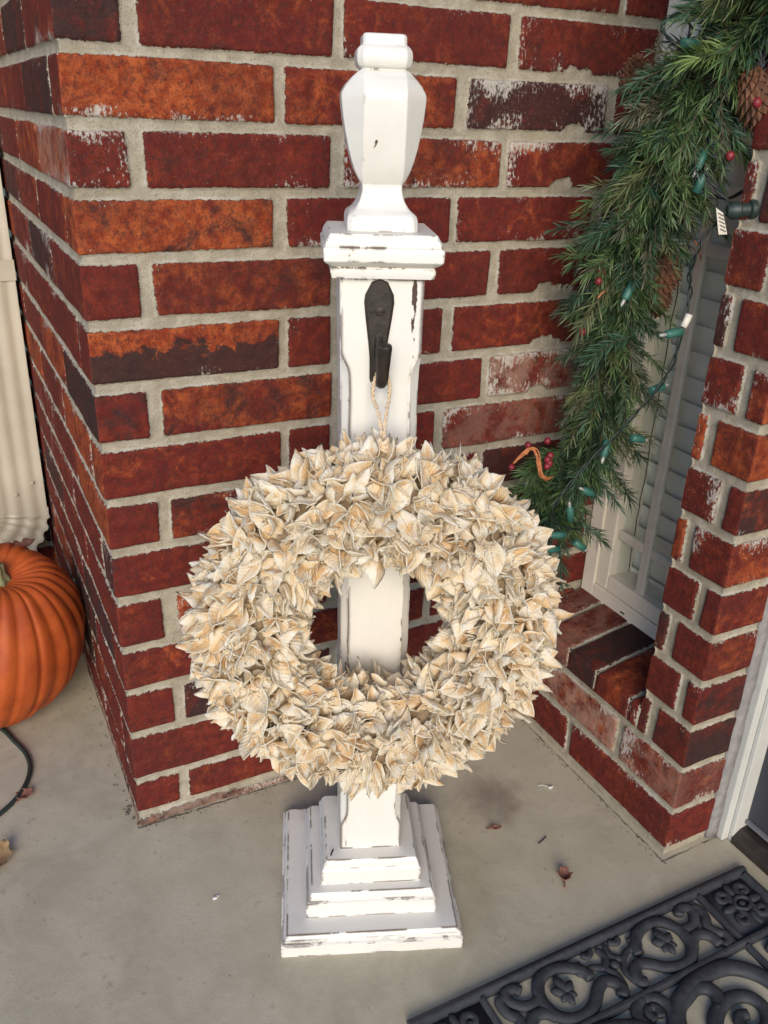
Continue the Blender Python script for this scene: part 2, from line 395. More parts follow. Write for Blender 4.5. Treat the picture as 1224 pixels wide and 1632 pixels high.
def tone_fn(seed, over={}, warm=0.0, dark=0.0):
    def fn(k, b):
        if k < 0: return (.0, .75, .3, .4, 0, 0, .75, 0)
        r = random.Random(seed*1000+k*53+b*7)
        t = r.random()
        o = r.uniform(.05,.35)+warm; dk = r.uniform(0,.3)+dark; wh = r.uniform(.05,.5)
        if t > .78: o += .45
        elif t < .16: dk += .7
        bu = 0; pale = 0
        rn = r.random()
        if (k, b) in over:
            q = over[(k, b)]; o, dk, wh, bu, pale = q
        return (o, dk, wh, rn, bu, 0, pale, 0)
    return fn
# o, dark, white, burnt, pale   (seen bricks of the back wall, by course and place from the corner)
BACK = {(14,0):(.1,.85,.1,0,0),(14,1):(.28,.0,.1,0,0),(14,2):(.25,.25,.2,0,0),(14,3):(.2,.35,.4,0,0),
 (13,0):(.85,.38,.35,0,0),(13,1):(.45,.2,.2,0,0),(13,2):(.0,.95,.75,0,0),(13,3):(.1,.5,.3,0,0),
 (12,0):(.12,.0,.6,0,0),(12,1):(.15,.25,.35,0,0),(12,2):(.6,.4,.55,0,0),(12,3):(.45,.1,.5,0,0),
 (11,0):(.85,.50,.15,0,0),(11,1):(.12,.2,.2,0,0),(11,2):(.22,.1,.35,0,0),
 (10,0):(.15,.0,.05,0,0),(10,1):(.55,.4,.3,0,0),(10,2):(.12,.1,.1,0,0),(10,3):(.15,.15,.2,0,0),
 (9,0):(.7,.05,.1,1.0,0),(9,1):(.1,.1,.3,0,0),(9,2):(.2,.1,.3,0,0),(9,3):(.3,.1,.3,0,0),
 (8,0):(.1,.45,.1,0,0),(8,1):(.55,.55,.2,0,0),(8,2):(.2,.15,.3,0,0),(8,3):(.25,.1,.8,0,.6),
 (7,0):(.3,.1,.2,0,0),(7,1):(.1,.2,.1,0,0),(7,2):(.05,.15,.1,0,0),(7,3):(.22,.15,.5,0,.3),(7,4):(.2,.1,.5,0,0),
 (6,0):(.1,.05,.1,0,0),(6,1):(.4,.6,.1,0,0),(6,2):(.3,.3,.2,0,0),(6,3):(.0,.75,.1,0,0),
 (5,0):(.2,.4,.2,0,0),(4,0):(.15,.2,.1,0,0),(3,0):(.3,.1,.1,0,0),(2,0):(.15,.05,.3,0,0),(1,0):(.25,.1,.2,0,0),(0,0):(.05,.25,.2,0,0),(0,1):(.3,.1,.3,0,0),
 (15,0):(.3,.1,.2,0,0),(15,2):(.4,.1,.3,0,0)}
def heads_run(first, L, n, seed, hw=HH, odd_first=None):
    def fn(k):
        r = random.Random(seed+k*13); out = []; x = first if k % 2 == 0 else (odd_first if odd_first is not None else L)
        for i in range(n):
            out.append((x+r.uniform(-.003,.003), hw+r.uniform(-.0022,.0035))); x += L
        return out
    return fn
W, D = .7243, .413
_bh = heads_run(.0785, BL+.0015, 4, 3)
def backh(k): return sorted(_bh(k)+([(.338, .011)] if k in (5, 7, 9) else []))
blobs = [(.701+.004*math.sin(i*3), Zb[i]+HB-.002, .026+.008*math.cos(i*5), .012+.005*math.sin(i*7)) for i in (8, 9, 10, 12, 13, 14)]
back = [patch((0,0,0),(1,0,0),(0,0,1),(0,-1,0), .87, 1.30, .0024, Zb, backh, tone_fn(1, BACK), 5, wrap0=True, blobs=blobs, ledge=True),
        patch((0,0,0),(1,0,0),(0,0,1),(0,-1,0), .87, 2.5, .006, Zb, backh, tone_fn(1, BACK), 5, wrap0=True, v0=1.30)]
lefth = heads_run(BL, BL, 4, 11, .0055, odd_first=.0785)
LT = {(8,0):(.0,.9,.1,0,0),(7,1):(.7,.2,.2,0,0),(6,0):(.8,.0,.2,0,0),(5,0):(.1,.95,.3,0,0),(9,1):(.2,.1,.3,0,0),(13,0):(.1,.1,.2,0,0),(13,1):(0,.9,.2,0,0),(12,0):(.6,.1,.5,0,.5),(11,1):(.2,.4,.2,0,0)}
left = [patch((0,0,0),(0,1,0),(0,0,1),(-1,0,0), .90, 1.30, .0034, Zb, lefth, tone_fn(2, LT, 0, .05), 5, wrap0=True, resv=.0026),
        patch((0,0,0),(0,1,0),(0,0,1),(-1,0,0), .90, 2.5, .006, Zb, lefth, tone_fn(2, LT), 5, wrap0=True, v0=1.30)]
w1 = wall('brick_wall', back+left)
tag(w1, 'tall red brick wall with a projecting corner, standing behind the white post', 'brick wall')
# wall beyond the downspout
fh = heads_run(.1, BL, 6, 17)
w2 = wall('brick_wall', [patch((-1.3,.90,0),(1,0,0),(0,0,1),(0,-1,0), 1.3, 2.5, .007, Zb, fh, tone_fn(4), 9)])
tag(w2, 'shaded brick wall far back behind the downspout and the pumpkin', 'brick wall')
# right wall: low wall under the sidelight + narrow pier beside the door
Zp = [.010,.0905,.171,.249,.3265,.403,.478,.556,.632,.709]
while Zp[-1] < 2.5: Zp.append(Zp[-1]+.0777)
def rheads(k):      # u runs from the inner corner (0) towards the pier corner (.413)
    if k == 0: return [(.161,.0065)]
    if k == 1: return [(.030,.006),(.2765,.0085)]
    if k == 2: return [(.10,.006),(.3055,.0045),(.336,.009)]
    r = random.Random(k*5); q = r.uniform(-.003,.003)
    return [(.336+q, .0085)] if k % 2 == 0 else [(.377+q, .0075)]
RT = {(0,0):(.2,.2,.2,0,0),(0,1):(.25,.15,.4,0,0),(1,0):(.2,.1,.2,0,0),(1,1):(.5,.1,.3,0,.8),(1,2):(.4,.15,.5,0,.4),(2,2):(.1,.6,.1,0,0),(2,3):(.05,.45,.2,0,0),
      (3,0):(.15,.0,.2,0,0),(3,1):(.15,.05,.3,0,0),(4,1):(.2,.05,.1,0,0),(5,0):(.1,.1,.1,0,0),(5,1):(.15,.0,.1,0,0),(6,1):(.15,.1,.3,0,0),(7,0):(.3,.05,.5,0,0),(7,1):(.1,.1,.1,0,0)}
et = {(0,0):(.15,.05,.3,0,0),(1,0):(.35,.1,.4,0,.2),(2,0):(.2,.85,.1,.4,0),(3,0):(.25,.7,.1,0,0),(4,0):(.45,.3,.3,0,0),(5,0):(.35,.1,.1,0,0),(6,0):(.6,.25,.5,0,0),(7,0):(.35,.75,.3,0,0),(8,0):(.8,.15,.1,0,0),(9,0):(.85,.2,.1,0,0)}
SILLZ = .214
rt_ = [patch((W,0,0),(0,-1,0),(0,0,1),(-1,0,0), .413, SILLZ, .0022, Zp, rheads, tone_fn(6, RT), 21, wrap1=True, base=True),
       patch((W,-.3125,0),(0,-1,0),(0,0,1),(-1,0,0), .1005, 1.40, .0022, Zp, lambda k: [(c-.3125, h) for c, h in rheads(k) if c > .3125], tone_fn(6, {(k,b-(1 if k<2 else 2 if k==2 else 0)):v for (k,b),v in RT.items()}), 21, wrap1=True, v0=SILLZ),
       patch((W,-.3125,0),(0,-1,0),(0,0,1),(-1,0,0), .1005, 2.5, .006, Zp, lambda k: [(c-.3125, h) for c, h in rheads(k) if c > .3125], tone_fn(6), 21, wrap1=True, v0=1.40),
       patch((W,-.413,0),(1,0,0),(0,0,1),(0,-1,0), .095, 1.40, .0022, Zp, lambda k: [], tone_fn(7, et), 21, wrap0=True, base=True),
       patch((W,-.413,0),(1,0,0),(0,0,1),(0,-1,0), .095, 2.5, .006, Zp, lambda k: [], tone_fn(7, et), 21, wrap0=True, v0=1.40),
       patch((W,-.3125,0),(1,0,0),(0,0,1),(0,1,0), .16, 2.5, .005, Zp, lambda k: [], tone_fn(8), 22, v0=.22)]
w3 = wall('brick_wall', rt_)
tag(w3, 'low brick wall and narrow brick pier between the window and the dark door', 'brick wall')
# rowlock sill bricks: slanted tops, mortar between
def sill_brick(y0, y1, tone, seed):
    x0 = W-.0035; x1 = .852; z0 = .1785; za = .2215; zb = .2445; vs = []; 
    # profile in x-z: front bottom -> front top -> back top, densely sampled
    prof = [(x0, z0+(za-z0-.003)*i/18) for i in range(19)]+[(x0+.0012, za-.0008),(x0+.003, za+.0005)]+[(x0+.003+(x1-x0-.003)*i/52, za+.0005+(zb-za)*i/52) for i in range(1,53)]
    n = max(2, int((y0-y1)/.0022)+1); g = []; P = []
    for j in range(n):
        y = y0+(y1-y0)*j/(n-1)
        for i, (px, pz) in enumerate(prof): P.append((px, y, pz)); g.append(min(y0-y, y-y1)-.004)
    P = np.array(P); g = np.array(g); m = len(prof)
    g = np.minimum(g, P[:,2]-z0-.003); g += vnoise(P, 40)*.001
    dep = (1-sst(g, -.0015, .0015))*.004+vnoise(P, 70)*.0004
    top = P[:,0] > x0+.002
    P[:,2] -= np.where(top, dep, 0); P[:,0] += np.where(top, 0, dep)
    idx = np.arange(n*m).reshape(n, m); F = np.stack([idx[:-1,:-1], idx[:-1,1:], idx[1:,1:], idx[1:,:-1]], -1).reshape(-1,4)
    c = np.zeros((n*m, 8)); c[:] = tone
    return P, F, g, c
sb = []
yy = .0; sz = [(.0,-.062),(-.062,-.137),(-.137,-.209),(-.209,-.290),(-.290,-.3125)]
tn = [(.1,.4,.5,.1,0,0,.3,0),(.3,.2,.3,.3,0,0,.4,0),(.0,1.0,.1,.6,0,0,0,0),(.45,.2,.2,.8,0,0,.0,0),(.1,.2,.2,.35,0,0,0,0)]
for (a, b), q in zip(sz, tn): sb.append(sill_brick(a, b, q, 1))
sillo = wall('brick_sill', sb, w3)

# ------------------------------------------------------------------ floor, lawn, interior
def slab():
    m = MB(); m.box(-5, 1.4, -3.2, .92, -.15, 0)
    return m
fl = mk('porch_floor', slab(), M_floor, None, False); fl['kind'] = 'structure'
lw = mk('lawn', MB().box(-60, 60, -60, 60, -.5, -.16), M_lawn, None, False); lw['kind'] = 'structure'
m = MB(); m.box(1.15, 1.2, -2.4, .2, 0, 2.5); m.box(.875, 1.15, .03, .05, 0, 2.5)
iw = mk('interior_wall', m, M_dark, None, False); iw['kind'] = 'structure'

# ------------------------------------------------------------------ sidelight window
WX = .850
win = thing('sidelight_window', 'tall narrow cream framed window with a grille, left of the dark door', 'window', (WX, -.165, .24))
def wl(m): m.v = [(x-WX, y+.165, z-.24) for x, y, z in m.v]; return m
ztop = 2.3
def rect_frame(x0, x1, y0, y1, z0, z1, t):
    m = MB(); m.box(x0, x1, y0-t, y0, z0, z1); m.box(x0, x1, y1, y1+t, z0, z1)
    m.box(x0, x1, y1+t, y0-t, z0, z0+t); m.box(x0, x1, y1+t, y0-t, z1-t, z1); return m
o = bevel(mk('frame', wl(rect_frame(WX, WX+.07, -.001, -.312, .238, ztop, .032)), M_white, win, False), .002)
o = bevel(mk('sash', wl(rect_frame(WX+.004, WX+.06, -.0332, -.2798, .2702, ztop-.0322, .030)), M_white, win, False), .003, 3)
m = MB(); m.box(WX+.010, WX+.020, -.1455, -.1265, .296, ztop-.0625)
z = .383
while z < 2.2:
    m.box(WX+.0105, WX+.0195, -.1265, -.0635, z-.009, z+.009); m.box(WX+.0105, WX+.0195, -.2495, -.1455, z-.009, z+.009); z += .50
o = bevel(mk('grille', wl(m), M_grille, win, False), .003)
t = NT('window_glass'); gl = t.n('ShaderNodeBsdfGlossy'); gl.inputs['Roughness'].default_value = .02; tr = t.n('ShaderNodeBsdfTransparent'); tr.inputs[0].default_value = (.96,.98,.97,1)
mx = t.n('ShaderNodeMixShader'); lw_ = t.n('ShaderNodeLayerWeight'); lw_.inputs['Blend'].default_value = .5; t.t.links.new(t.math('MULTIPLY_ADD', t.math('POWER', lw_.outputs['Facing'], 5.0), .9, .04), mx.inputs[0]); t.t.links.new(tr.outputs[0], mx.inputs[1]); t.t.links.new(gl.outputs[0], mx.inputs[2]); t.t.links.new(mx.outputs[0], t.out.inputs[0])
mk('pane', wl(MB().box(WX+.0225, WX+.0265, -.0634, -.2496, .3004, ztop-.0624)), t.m, win, False)
mk('weep_slot', wl(MB().box(WX-.0008, WX+.004, -.112, -.122, .2505, .2535)), M_dark, win, False)
bl = thing('window_blind', 'closed grey green slatted blind hanging behind the narrow window', 'blind', (.91, -.165, .28))
def bl_(m): m.v = [(x-.91, y+.165, z-.28) for x, y, z in m.v]; return m
z = .262; i = 0
while z < 2.26:
    m = MB(); rings = []
    for j in range(7):
        s_ = j/6-.5; a = R(77); cv = .0025*(1-(2*s_)**2)
        px = .913+s_*.049*math.cos(a)-cv*math.sin(a); pz = z+.02-s_*.049*math.sin(a)*-1-cv*math.cos(a)*0
        # slat leans: lower edge outwards
        px = .913-s_*.049*math.cos(a)-cv; pz = z+.021+s_*.049*math.sin(a)
        rings.append([(px, -.040, pz), (px, -.292, pz), (px+.0028, -.292, pz), (px+.0028, -.040, pz)])
    m.loops(rings); mk('slat', bl_(m), M_slat, bl, True, sharp=40); z += .0415; i += 1
for y in (-.066, -.104, -.19):
    m = MB(); pts = []; z = .28
    while z < 2.25: pts.append((.8985+rnd.uniform(-.001,.001), y+rnd.uniform(-.0016,.0016), z)); z += .021
    m.tube(pts, .0009, 5); mk('ladder_cord', bl_(m), M_cordw, bl)

# ------------------------------------------------------------------ door and its frame
df = thing('door_frame', 'white painted door jamb with dark bronze threshold beside the brick pier', 'door frame', (.835,-.42,0))
def dl(m): m.v = [(x-.835, y+.42, z) for x, y, z in m.v]; return m
m = MB(); m.box(.8345, .905, -.4285, -.4085, .001, 2.1); bevel(mk('jamb', dl(m), M_jamb, df, False), .002)
m = MB(); m.box(.8475, .905, -.4365, -.4288, .001, 2.1); bevel(mk('door_stop', dl(m), M_jamb, df, False), .0015)
m = MB(); m.box(.8345, .905, -1.38, -1.36, .001, 2.1); bevel(mk('jamb', dl(m), M_jamb, df, False), .002)
m = MB(); m.box(.8345, .905, -1.3597, -.4287, 2.08, 2.1); bevel(mk('head_jamb', dl(m), M_jamb, df, False), .002)
m = MB(); pr = [(.846,.001),(.846,.012),(.862,.024),(.905,.030),(.93,.030),(.93,.001)]
m.loops([[(x, y, z) for x, z in pr] for y in (-.4368, -1.36)]); mk('threshold', dl(m), M_thresh, df, False)
m = MB(); r0 = random.Random(4); rings = []
for i in range(150):
    z = .001+i*.0155; a = r0.uniform(-.0012,.0012)
    rings.append([(.8165+a, -.4145, z), (.8350, -.4175+a, z), (.8350, -.4060, z), (.8165, -.4060, z)])
m.loops(rings); mk('caulk', dl(m), M_caulk, df, True)
dr = thing('front_door', 'dark slate painted panel door at the right edge', 'door', (.872,-.9,.03))
def dq(m): m.v = [(x-.872, y+.9, z-.03) for x, y, z in m.v]; return m
m = MB(); X = .872
for (a, b, c_, e) in ((-.4375,-.56,.042,2.07),(-1.24,-1.358,.042,2.07),(-.56,-1.24,.042,.24),(-.56,-1.24,.95,1.10),(-.56,-1.24,1.95,2.07)): m.box(X, X+.04, b, a, c_, e)
bevel(mk('door_leaf', dq(m), M_door, dr, False), .002)
for z0_, z1_ in ((.24,.95),(1.10,1.95)):
    m = MB(); m.box(X+.012, X+.03, -1.24, -.56, z0_, z1_); m.box(X+.004, X+.02, -1.17, -.63, z0_+.07, z1_-.07); bevel(mk('door_panel', dq(m), M_door, dr, False), .006)
m = MB(); m.box(X-.004, X+.002, -1.35, -.438, .034, .0405); mk('door_sweep', dq(m), simple('sweep_grey', (.16,.16,.17), .6), dr, False)

# ------------------------------------------------------------------ downspout
ds = thing('downspout', 'cream ribbed rain downspout with a crimped elbow beside the brick corner', 'downspout', (-.075,.83,.15))
def rib_rect(cx_, cy_, w_, d_, nrib=3, amp=.0035):
    pts = []; n = 26
    for side in range(4):
        L = w_ if side % 2 == 0 else d_
        for i in range(n):
            s_ = i/n; off = amp*max(0, math.sin(s_*math.pi*2*nrib-math.pi/2)*.5+.5)**1.2 if .06 < s_ < .94 else 0
            a = (s_-.5)*L; h = (d_ if side % 2 == 0 else w_)/2-off
            p = [(a, -h), (h, a), (-a, h), (-h, -a)][side]
            pts.append(p)
    return pts
prof = rib_rect(0, 0, .094, .070)
def dsr(cx_, cy_, z_, ax=0, sc=1.0):
    return [(cx_+x*math.cos(ax)*sc, cy_+y*sc, z_-x*math.sin(ax)) for x, y in prof]
DX, DY = -.0545, .838
m = MB(); m.loops([dsr(DX, DY, .215), dsr(DX, DY, 2.4)]); m.v = [(x+.075, y-.83, z-.15) for x, y, z in m.v]
mk('pipe', m, M_ds, ds, True, sharp=50)
m = MB(); rings = []
for i in range(25):
    th = R(72)*i/24; rr = .100; sc = 1.05+.055*(1 if (i//2) % 2 else -1)*(1 if 2 < i < 22 else 0)
    cx_ = DX-rr*(1-math.cos(th))*1.0; z_ = .222-rr*math.sin(th)*1.0
    rings.append([(cx_+x*math.cos(th)*sc, DY+y*sc, z_-x*math.sin(th)*sc) for x, y in prof])
for i in range(1, 4): rings.append([(x-.03*i, y, z-.012*i) for x, y, z in rings[24]])
m.loops(rings); m.v = [(x+.075, y-.83, z-.15) for x, y, z in m.v]; mk('elbow', m, M_ds, ds, True, sharp=50)
m = MB()
for z_ in (.72,):
    w_, d_ = .098, .076
    for a, b, c_, e in ((-w_/2,w_/2,-d_/2,-d_/2+.002),(-w_/2,-w_/2+.002,-d_/2+.002,d_/2),(w_/2-.002,w_/2,-d_/2+.002,d_/2)): m.box(DX+a+.075, DX+b+.075, DY+c_-.83, DY+e-.83, z_-.15, z_-.15+.040)
mk('strap', m, M_ds, ds, False)
for x_, z_ in ((-.066,.262),(-.030,.285)):
    m = MB(); m.sphere((x_+.075, DY-.036-.83, z_-.15), .0035, 8, 6); mk('screw', m, M_ds, ds)

# ------------------------------------------------------------------ pumpkin
pk = thing('pumpkin', 'large round orange pumpkin on the concrete against the brick corner', 'pumpkin', (-.168,.397,0))
m = MB(); rings = []; NS = 200; MS = 60; nr = 27
rr_ = random.Random(5); ph = [rr_.uniform(-.30,.30) for _ in range(nr)]
for i in range(MS+1):
    t_ = math.pi*i/MS; rings_ = []
    for k in range(NS):
        a = 2*math.pi*k/NS; u_ = a/(2*math.pi)*nr; b = int(u_) % nr; f = u_-int(u_)
        f = min(1, max(0, f+ph[b]*math.sin(f*math.pi)))
        g = abs(math.sin(f*math.pi))**.55
        s_ = math.sin(t_); rad = .166*(1-(.028+.016*math.sin(b*2.3))*(1-g)*s_**.45)*(1+.02*math.sin(3*a+1)+.008*math.sin(7*a))
        dent = .040*math.exp(-(t_/.30)**2)+.030*math.exp(-((math.pi-t_)/.35)**2)
        zz = .150+math.cos(t_)*(.172)*(1-.05*(1-g)*s_)-dent*(1 if t_ < 1.5 else -1)
        rings_.append((rad*max(s_, .004)**.92*math.cos(a), rad*max(s_, .004)**.92*math.sin(a), max(zz, .0005)))
    rings.append(rings_)
rings = rings[::-1]
m.loops(rings); 
tilt = Matrix.Rotation(R(15), 3, 'X')@Matrix.Rotation(R(13), 3, 'Y')
cz = Vector((0,0,.15)); m.v = [tuple(tilt@(Vector(p)-cz)+cz) for p in m.v]; zmin = min(p[2] for p in m.v); m.v = [(x, y, z-zmin+.0004) for x, y, z in m.v]
t = NT('pumpkin_skin'); n = t.noise(18, 5, .6); f = t.noise(150, 4, .7)
c = t.mix(t.ss(n, .3, .7), (.30,.046,.005), (.43,.080,.009)); c = t.mix(t.math('MULTIPLY', t.ss(f, .64, .74), .5), c, (.52,.16,.035))
c = t.mix(t.math('MULTIPLY', t.ss(t.noise(40, 5, .7), .66, .74), .5), c, (.35,.10,.03))
mk('skin', m, t.fin(c, .68, t.math('ADD', t.math('MULTIPLY', n, .5), t.math('MULTIPLY', f, .3)), .002, .5), pk)
stp = tilt@(Vector((0,0,.150+.172-.040))-cz)+cz; z0_ = stp.z-zmin
m = MB(); rings = []
for i, (r_, h) in enumerate([(.026,-.010),(.017,.003),(.0125,.014),(.0125,.026),(.0110,.030)]):
    rings.append([(stp.x+r_*(1+.18*math.cos(5*a))*math.cos(a), stp.y+r_*(1+.18*math.cos(5*a))*math.sin(a), z0_+h) for a in [2*math.pi*k/20 for k in range(20)]])
m.loops(rings); mk('stem', m, M_pstem, pk)

# ------------------------------------------------------------------ post
PA = math.atan2(-.36975, .92913)
post = thing('wooden_post', 'white distressed wooden post with an urn shaped top and stepped square base', 'post', (.281,-.254,0), PA)
def sq(z, w_, c=.0012):
    c = min(c, w_*.9); a = w_-c; lx = -.0130*max(0, z-.1)
    return [(x+lx, y, z) for x, y in ((a,-w_),(w_,-a),(w_,a),(a,w_),(-a,w_),(-w_,a),(-w_,-a),(-a,-w_))]
def stack(secs):
    m = MB(); m.loops([sq(*s_) for s_ in secs]); return m
bs = mk('plinth', stack([(0,.1250),(.0190,.1252),(.0203,.1238),(.0212,.1218),(.0225,.1225),(.0262,.1215),(.0285,.1190),(.0305,.1178),(.0322,.1172)]), M_base, post, True, sharp=28)
m = MB()   # shallow scored frame on the plinth's top
for a, b in ((.104,.1055),):
    for s1 in range(4):
        q = [(-b,-b),(b,-b),(b,-a),(-b,-a)]
        q = [(x*math.cos(s1*math.pi/2)-y*math.sin(s1*math.pi/2), x*math.sin(s1*math.pi/2)+y*math.cos(s1*math.pi/2)) for x, y in q]
        m.add([(x, y, .0322) for x, y in q]+[(x, y, .0330) for x, y in q], [(4,5,6,7),(0,1,5,4),(1,2,6,5),(2,3,7,6),(3,0,4,7)])
mk('plinth_step', stack([(.0322,.0905),(.0530,.0907),(.0570,.0895),(.0590,.0872),(.0620,.0868),(.0665,.0850),(.0690,.0835),(.0706,.0828)]), M_base, post, True, sharp=28)
mk('plinth_step', stack([(.0706,.0695),(.0905,.0697),(.0945,.0687),(.0970,.0665),(.1000,.0662),(.1050,.0645),(.1070,.0630),(.1085,.0622)]), M_base, post, True, sharp=28)
sh = [(.1085,.0425,.0012),(.150,.0425,.0012),(.156,.0425,.003),(.168,.0428,.0085),(.176,.0428,.0098)]
for i in range(1, 60): sh.append((.176+i*.0103, .0428, .0098+.0003*math.sin(i*.9)))
sh += [(.792,.0430,.0098),(.800,.0432,.0085),(.812,.0435,.003),(.818,.0436,.0012),(.8955,.0440,.0012)]
mk('shaft', stack(sh), M_shaft, post, True, sharp=25)
mk('capital', stack([(.8955,.0445),(.8960,.0525),(.9020,.0540),(.9055,.0535),(.9070,.0520),(.9085,.0545),(.9115,.0590),(.9135,.0606),(.9245,.0612),(.9265,.0605),(.9275,.0590),(.9290,.0592),(.9335,.0578),(.9375,.0552),(.9395,.0540)]), M_paint, post, True, sharp=28)
def vz(z, w_): return (z, w_, max(.0012, w_-.0205))
fin = [(.9395,.0360,.004),(.9500,.0362,.005),(.9545,.0350,.005),(.9570,.0325,.004),(.9585,.0300,.003),(.9620,.0268,.002),(.9680,.0232,.0015),(.9750,.0210,.0012),(.9800,.0204,.0012),(.9840,.0206,.0012),(.9860,.0222,.0025),
       vz(.9900,.0248),vz(.9970,.0283),vz(1.006,.0315),vz(1.018,.0348),vz(1.032,.0377),vz(1.046,.0400),vz(1.058,.0413),vz(1.0635,.0416),vz(1.067,.0410),vz(1.0735,.0370),vz(1.0790,.0320),vz(1.0835,.0270),vz(1.0865,.0232),
       (1.0872,.0216,.003),(1.0880,.0225,.004),(1.0900,.0250,.005),(1.0935,.0266,.006),(1.0985,.0270,.006),(1.1030,.0265,.006),(1.1060,.0248,.005),(1.1078,.0225,.003),(1.1085,.0212,.003),(1.1155,.0211,.003),(1.1175,.0202,.003),(1.1182,.0185,.003)]
bevel(mk('finial', stack(fin), M_paint, post, True, sharp=30), .0015, 2)
# hook
hx = -.0130
m = MB(); out = [(0,.895),(.0085,.8915),(.0150,.8785),(.0158,.8705),(.0140,.855),(.0105,.830),(.0085,.812),(.0080,.790),(.0070,.786)]
pts = [(x, z) for x, z in out]+[(-x, z) for x, z in out[:0:-1]]
yf = -.0436
A_ = [(hx+x, yf, z) for x, z in pts]; B_ = [(hx+x*.99, yf-.0022, z) for x, z in pts]; C_ = [(hx+x*.80, yf-.0034, .840+(z-.840)*.97) for x, z in pts]
nn = len(pts); m.add(A_+B_+C_, [(i, (i+1) % nn, nn+(i+1) % nn, nn+i) for i in range(nn)]+[(nn+i, nn+(i+1) % nn, 2*nn+(i+1) % nn, 2*nn+i) for i in range(nn)]+[tuple(range(2*nn, 3*nn))])
hk_pts = smooth_path([(hx+.0005,yf-.002,.835),(hx+.001,yf-.004,.812),(hx+.0015,yf-.010,.797),(hx+.0025,yf-.020,.790),(hx+.003,yf-.029,.796),(hx+.003,yf-.035,.812),(hx+.003,yf-.0385,.827),(hx+.003,yf-.0395,.837)], 7)
n_ = len(hk_pts); rad_ = [.0046+.0046*(i/n_)**1.6 for i in range(n_)]; rad_[-1] *= .30; rad_[-2] *= .72; rad_[-3] *= .90; rad_[-4] *= .98
m.tube(hk_pts, rad_, 9)
hook = mk('hook', m, M_iron, post, True, sharp=20)
m = MB(); m.sphere((hx+.001, yf-.0034, .8615), .0050, 14, 8, (1,.16,1)); m.box(hx-.0022, hx+.0042, yf-.0045, yf-.0036, .8609, .8621); scw = mk('screw', m, M_iron, hook)

# ------------------------------------------------------------------ wreath (hangs on the hook)
WZ = .5225; WY = -.116
ca, sa = math.cos(PA), math.sin(PA)
def pl(x, y, z): return (.281+x*ca-y*sa, -.254+x*sa+y*ca, z)
wr = thing('leaf_wreath', 'round cream wreath of dried cupped leaves hanging on the iron hook', 'wreath', pl(-.0120, WY, WZ), PA)
RM, CR = .1430, .042
m = MB(); m.tube([(RM*math.cos(a), 0, RM*1.05*math.sin(a)) for a in [2*math.pi*k/64 for k in range(64)]], CR, 16, closed=True, up0=(0,1,0))
mk('wreath_base', m, simple('straw_base', (.20,.145,.09), .9, (.30,.22,.13), 90, 1, 160, dist=.003), wr)
lr = random.Random(12)
def leaf(m, base, g, nrm, L, Wd, cup, curl, col):
    """boat-shaped leaf, pointed tip, thin rim; col = per-leaf colour data"""
    g = g.normalized(); nrm = (nrm-g*nrm.dot(g)).normalized(); b = g.cross(nrm)
    nl, nw = 9, 7; vs = []; twist = lr.uniform(-.8,.8); wv_ = lr.uniform(-.05,.05); rg = [lr.uniform(-.0009,.0009) for _ in range(18)]
    for i in range(nl):
        t_ = i/(nl-1); w_ = Wd*.56*(math.sin(math.pi*min(1, t_*.90+.10))**.95)*(1-.18*t_)+.0003
        z_ = curl*L*(t_**3)+wv_*L*math.sin(t_*5+twist*4)-cup*.3*Wd*math.sin(t_*math.pi)
        s2 = math.sin(twist*t_); c2 = math.cos(twist*t_)
        for j in range(nw):
            s_ = (j/(nw-1)-.5)*2; fold = abs(s_)**1.2*cup*w_*1.05+.0012*math.sin(t_*11+s_*4+twist*7)*abs(s_)+rg[i+(9 if s_ > 0 else 0)]*abs(s_)**2
            px = s_*w_; pz = z_+fold
            vs.append(base+g*(t_*L)+b*(px*c2-fold*s2)+nrm*(pz*c2+px*s2))
    fs = [(i*nw+j, i*nw+j+1, (i+1)*nw+j+1, (i+1)*nw+j) for i in range(nl-1) for j in range(nw-1)]
    b0 = len(m.v); m.add(vs, fs)
    for i in range(nl):
        for j in range(nw): m.c.append((col, i/(nl-1), abs(j/(nw-1)-.5)*2, lr.random()*0+col))
m = MB(); m.c = []
NL = 0; tries = 0; placed = []
cell = {}
while NL < 2300 and tries < 60000:
    tries += 1
    a = lr.uniform(0, 2*math.pi); b = lr.uniform(-2.5, 2.5)          # b: angle round the tube, 0 = to the front
    rr = RM+CR*math.sin(b)
    if lr.random() > rr/(RM+CR): continue
    base = Vector((rr*math.cos(a), -CR*math.cos(b), rr*1.05*math.sin(a)))
    key = tuple(int(c_/.0090) for c_ in base)
    ok = True
    for dx in (-1,0,1):
        for dy in (-1,0,1):
            for dz in (-1,0,1):
                for q in cell.get((key[0]+dx,key[1]+dy,key[2]+dz), ()):
                    if (q-base).length < .0060: ok = False
    if not ok: continue
    cell.setdefault(key, []).append(base)
    N_ = Vector((math.sin(b)*math.cos(a), -math.cos(b), math.sin(b)*math.sin(a)))
    T_ = Vector((-math.sin(a), 0, math.cos(a))); Q_ = N_.cross(T_)
    th = lr.uniform(0, 2*math.pi); k_ = lr.uniform(.45, 1.9)
    g = N_+(T_*math.cos(th)+Q_*math.sin(th))*k_
    L = lr.choice((lr.uniform(.020,.030), lr.uniform(.025,.036), lr.uniform(.025,.036), lr.uniform(.032,.042))); Wd = L*lr.uniform(.42,.72)
    nrm = N_*lr.uniform(.4,1.6)+Vector((lr.uniform(-1,1), lr.uniform(-1,1), lr.uniform(-1,1)))*.8
    leaf(m, base+N_*lr.uniform(-.004,.006), g, nrm, L, Wd, lr.uniform(.25,1.1), lr.uniform(-.45,.50), lr.random()); NL += 1
t = NT('dried_leaf_cream')
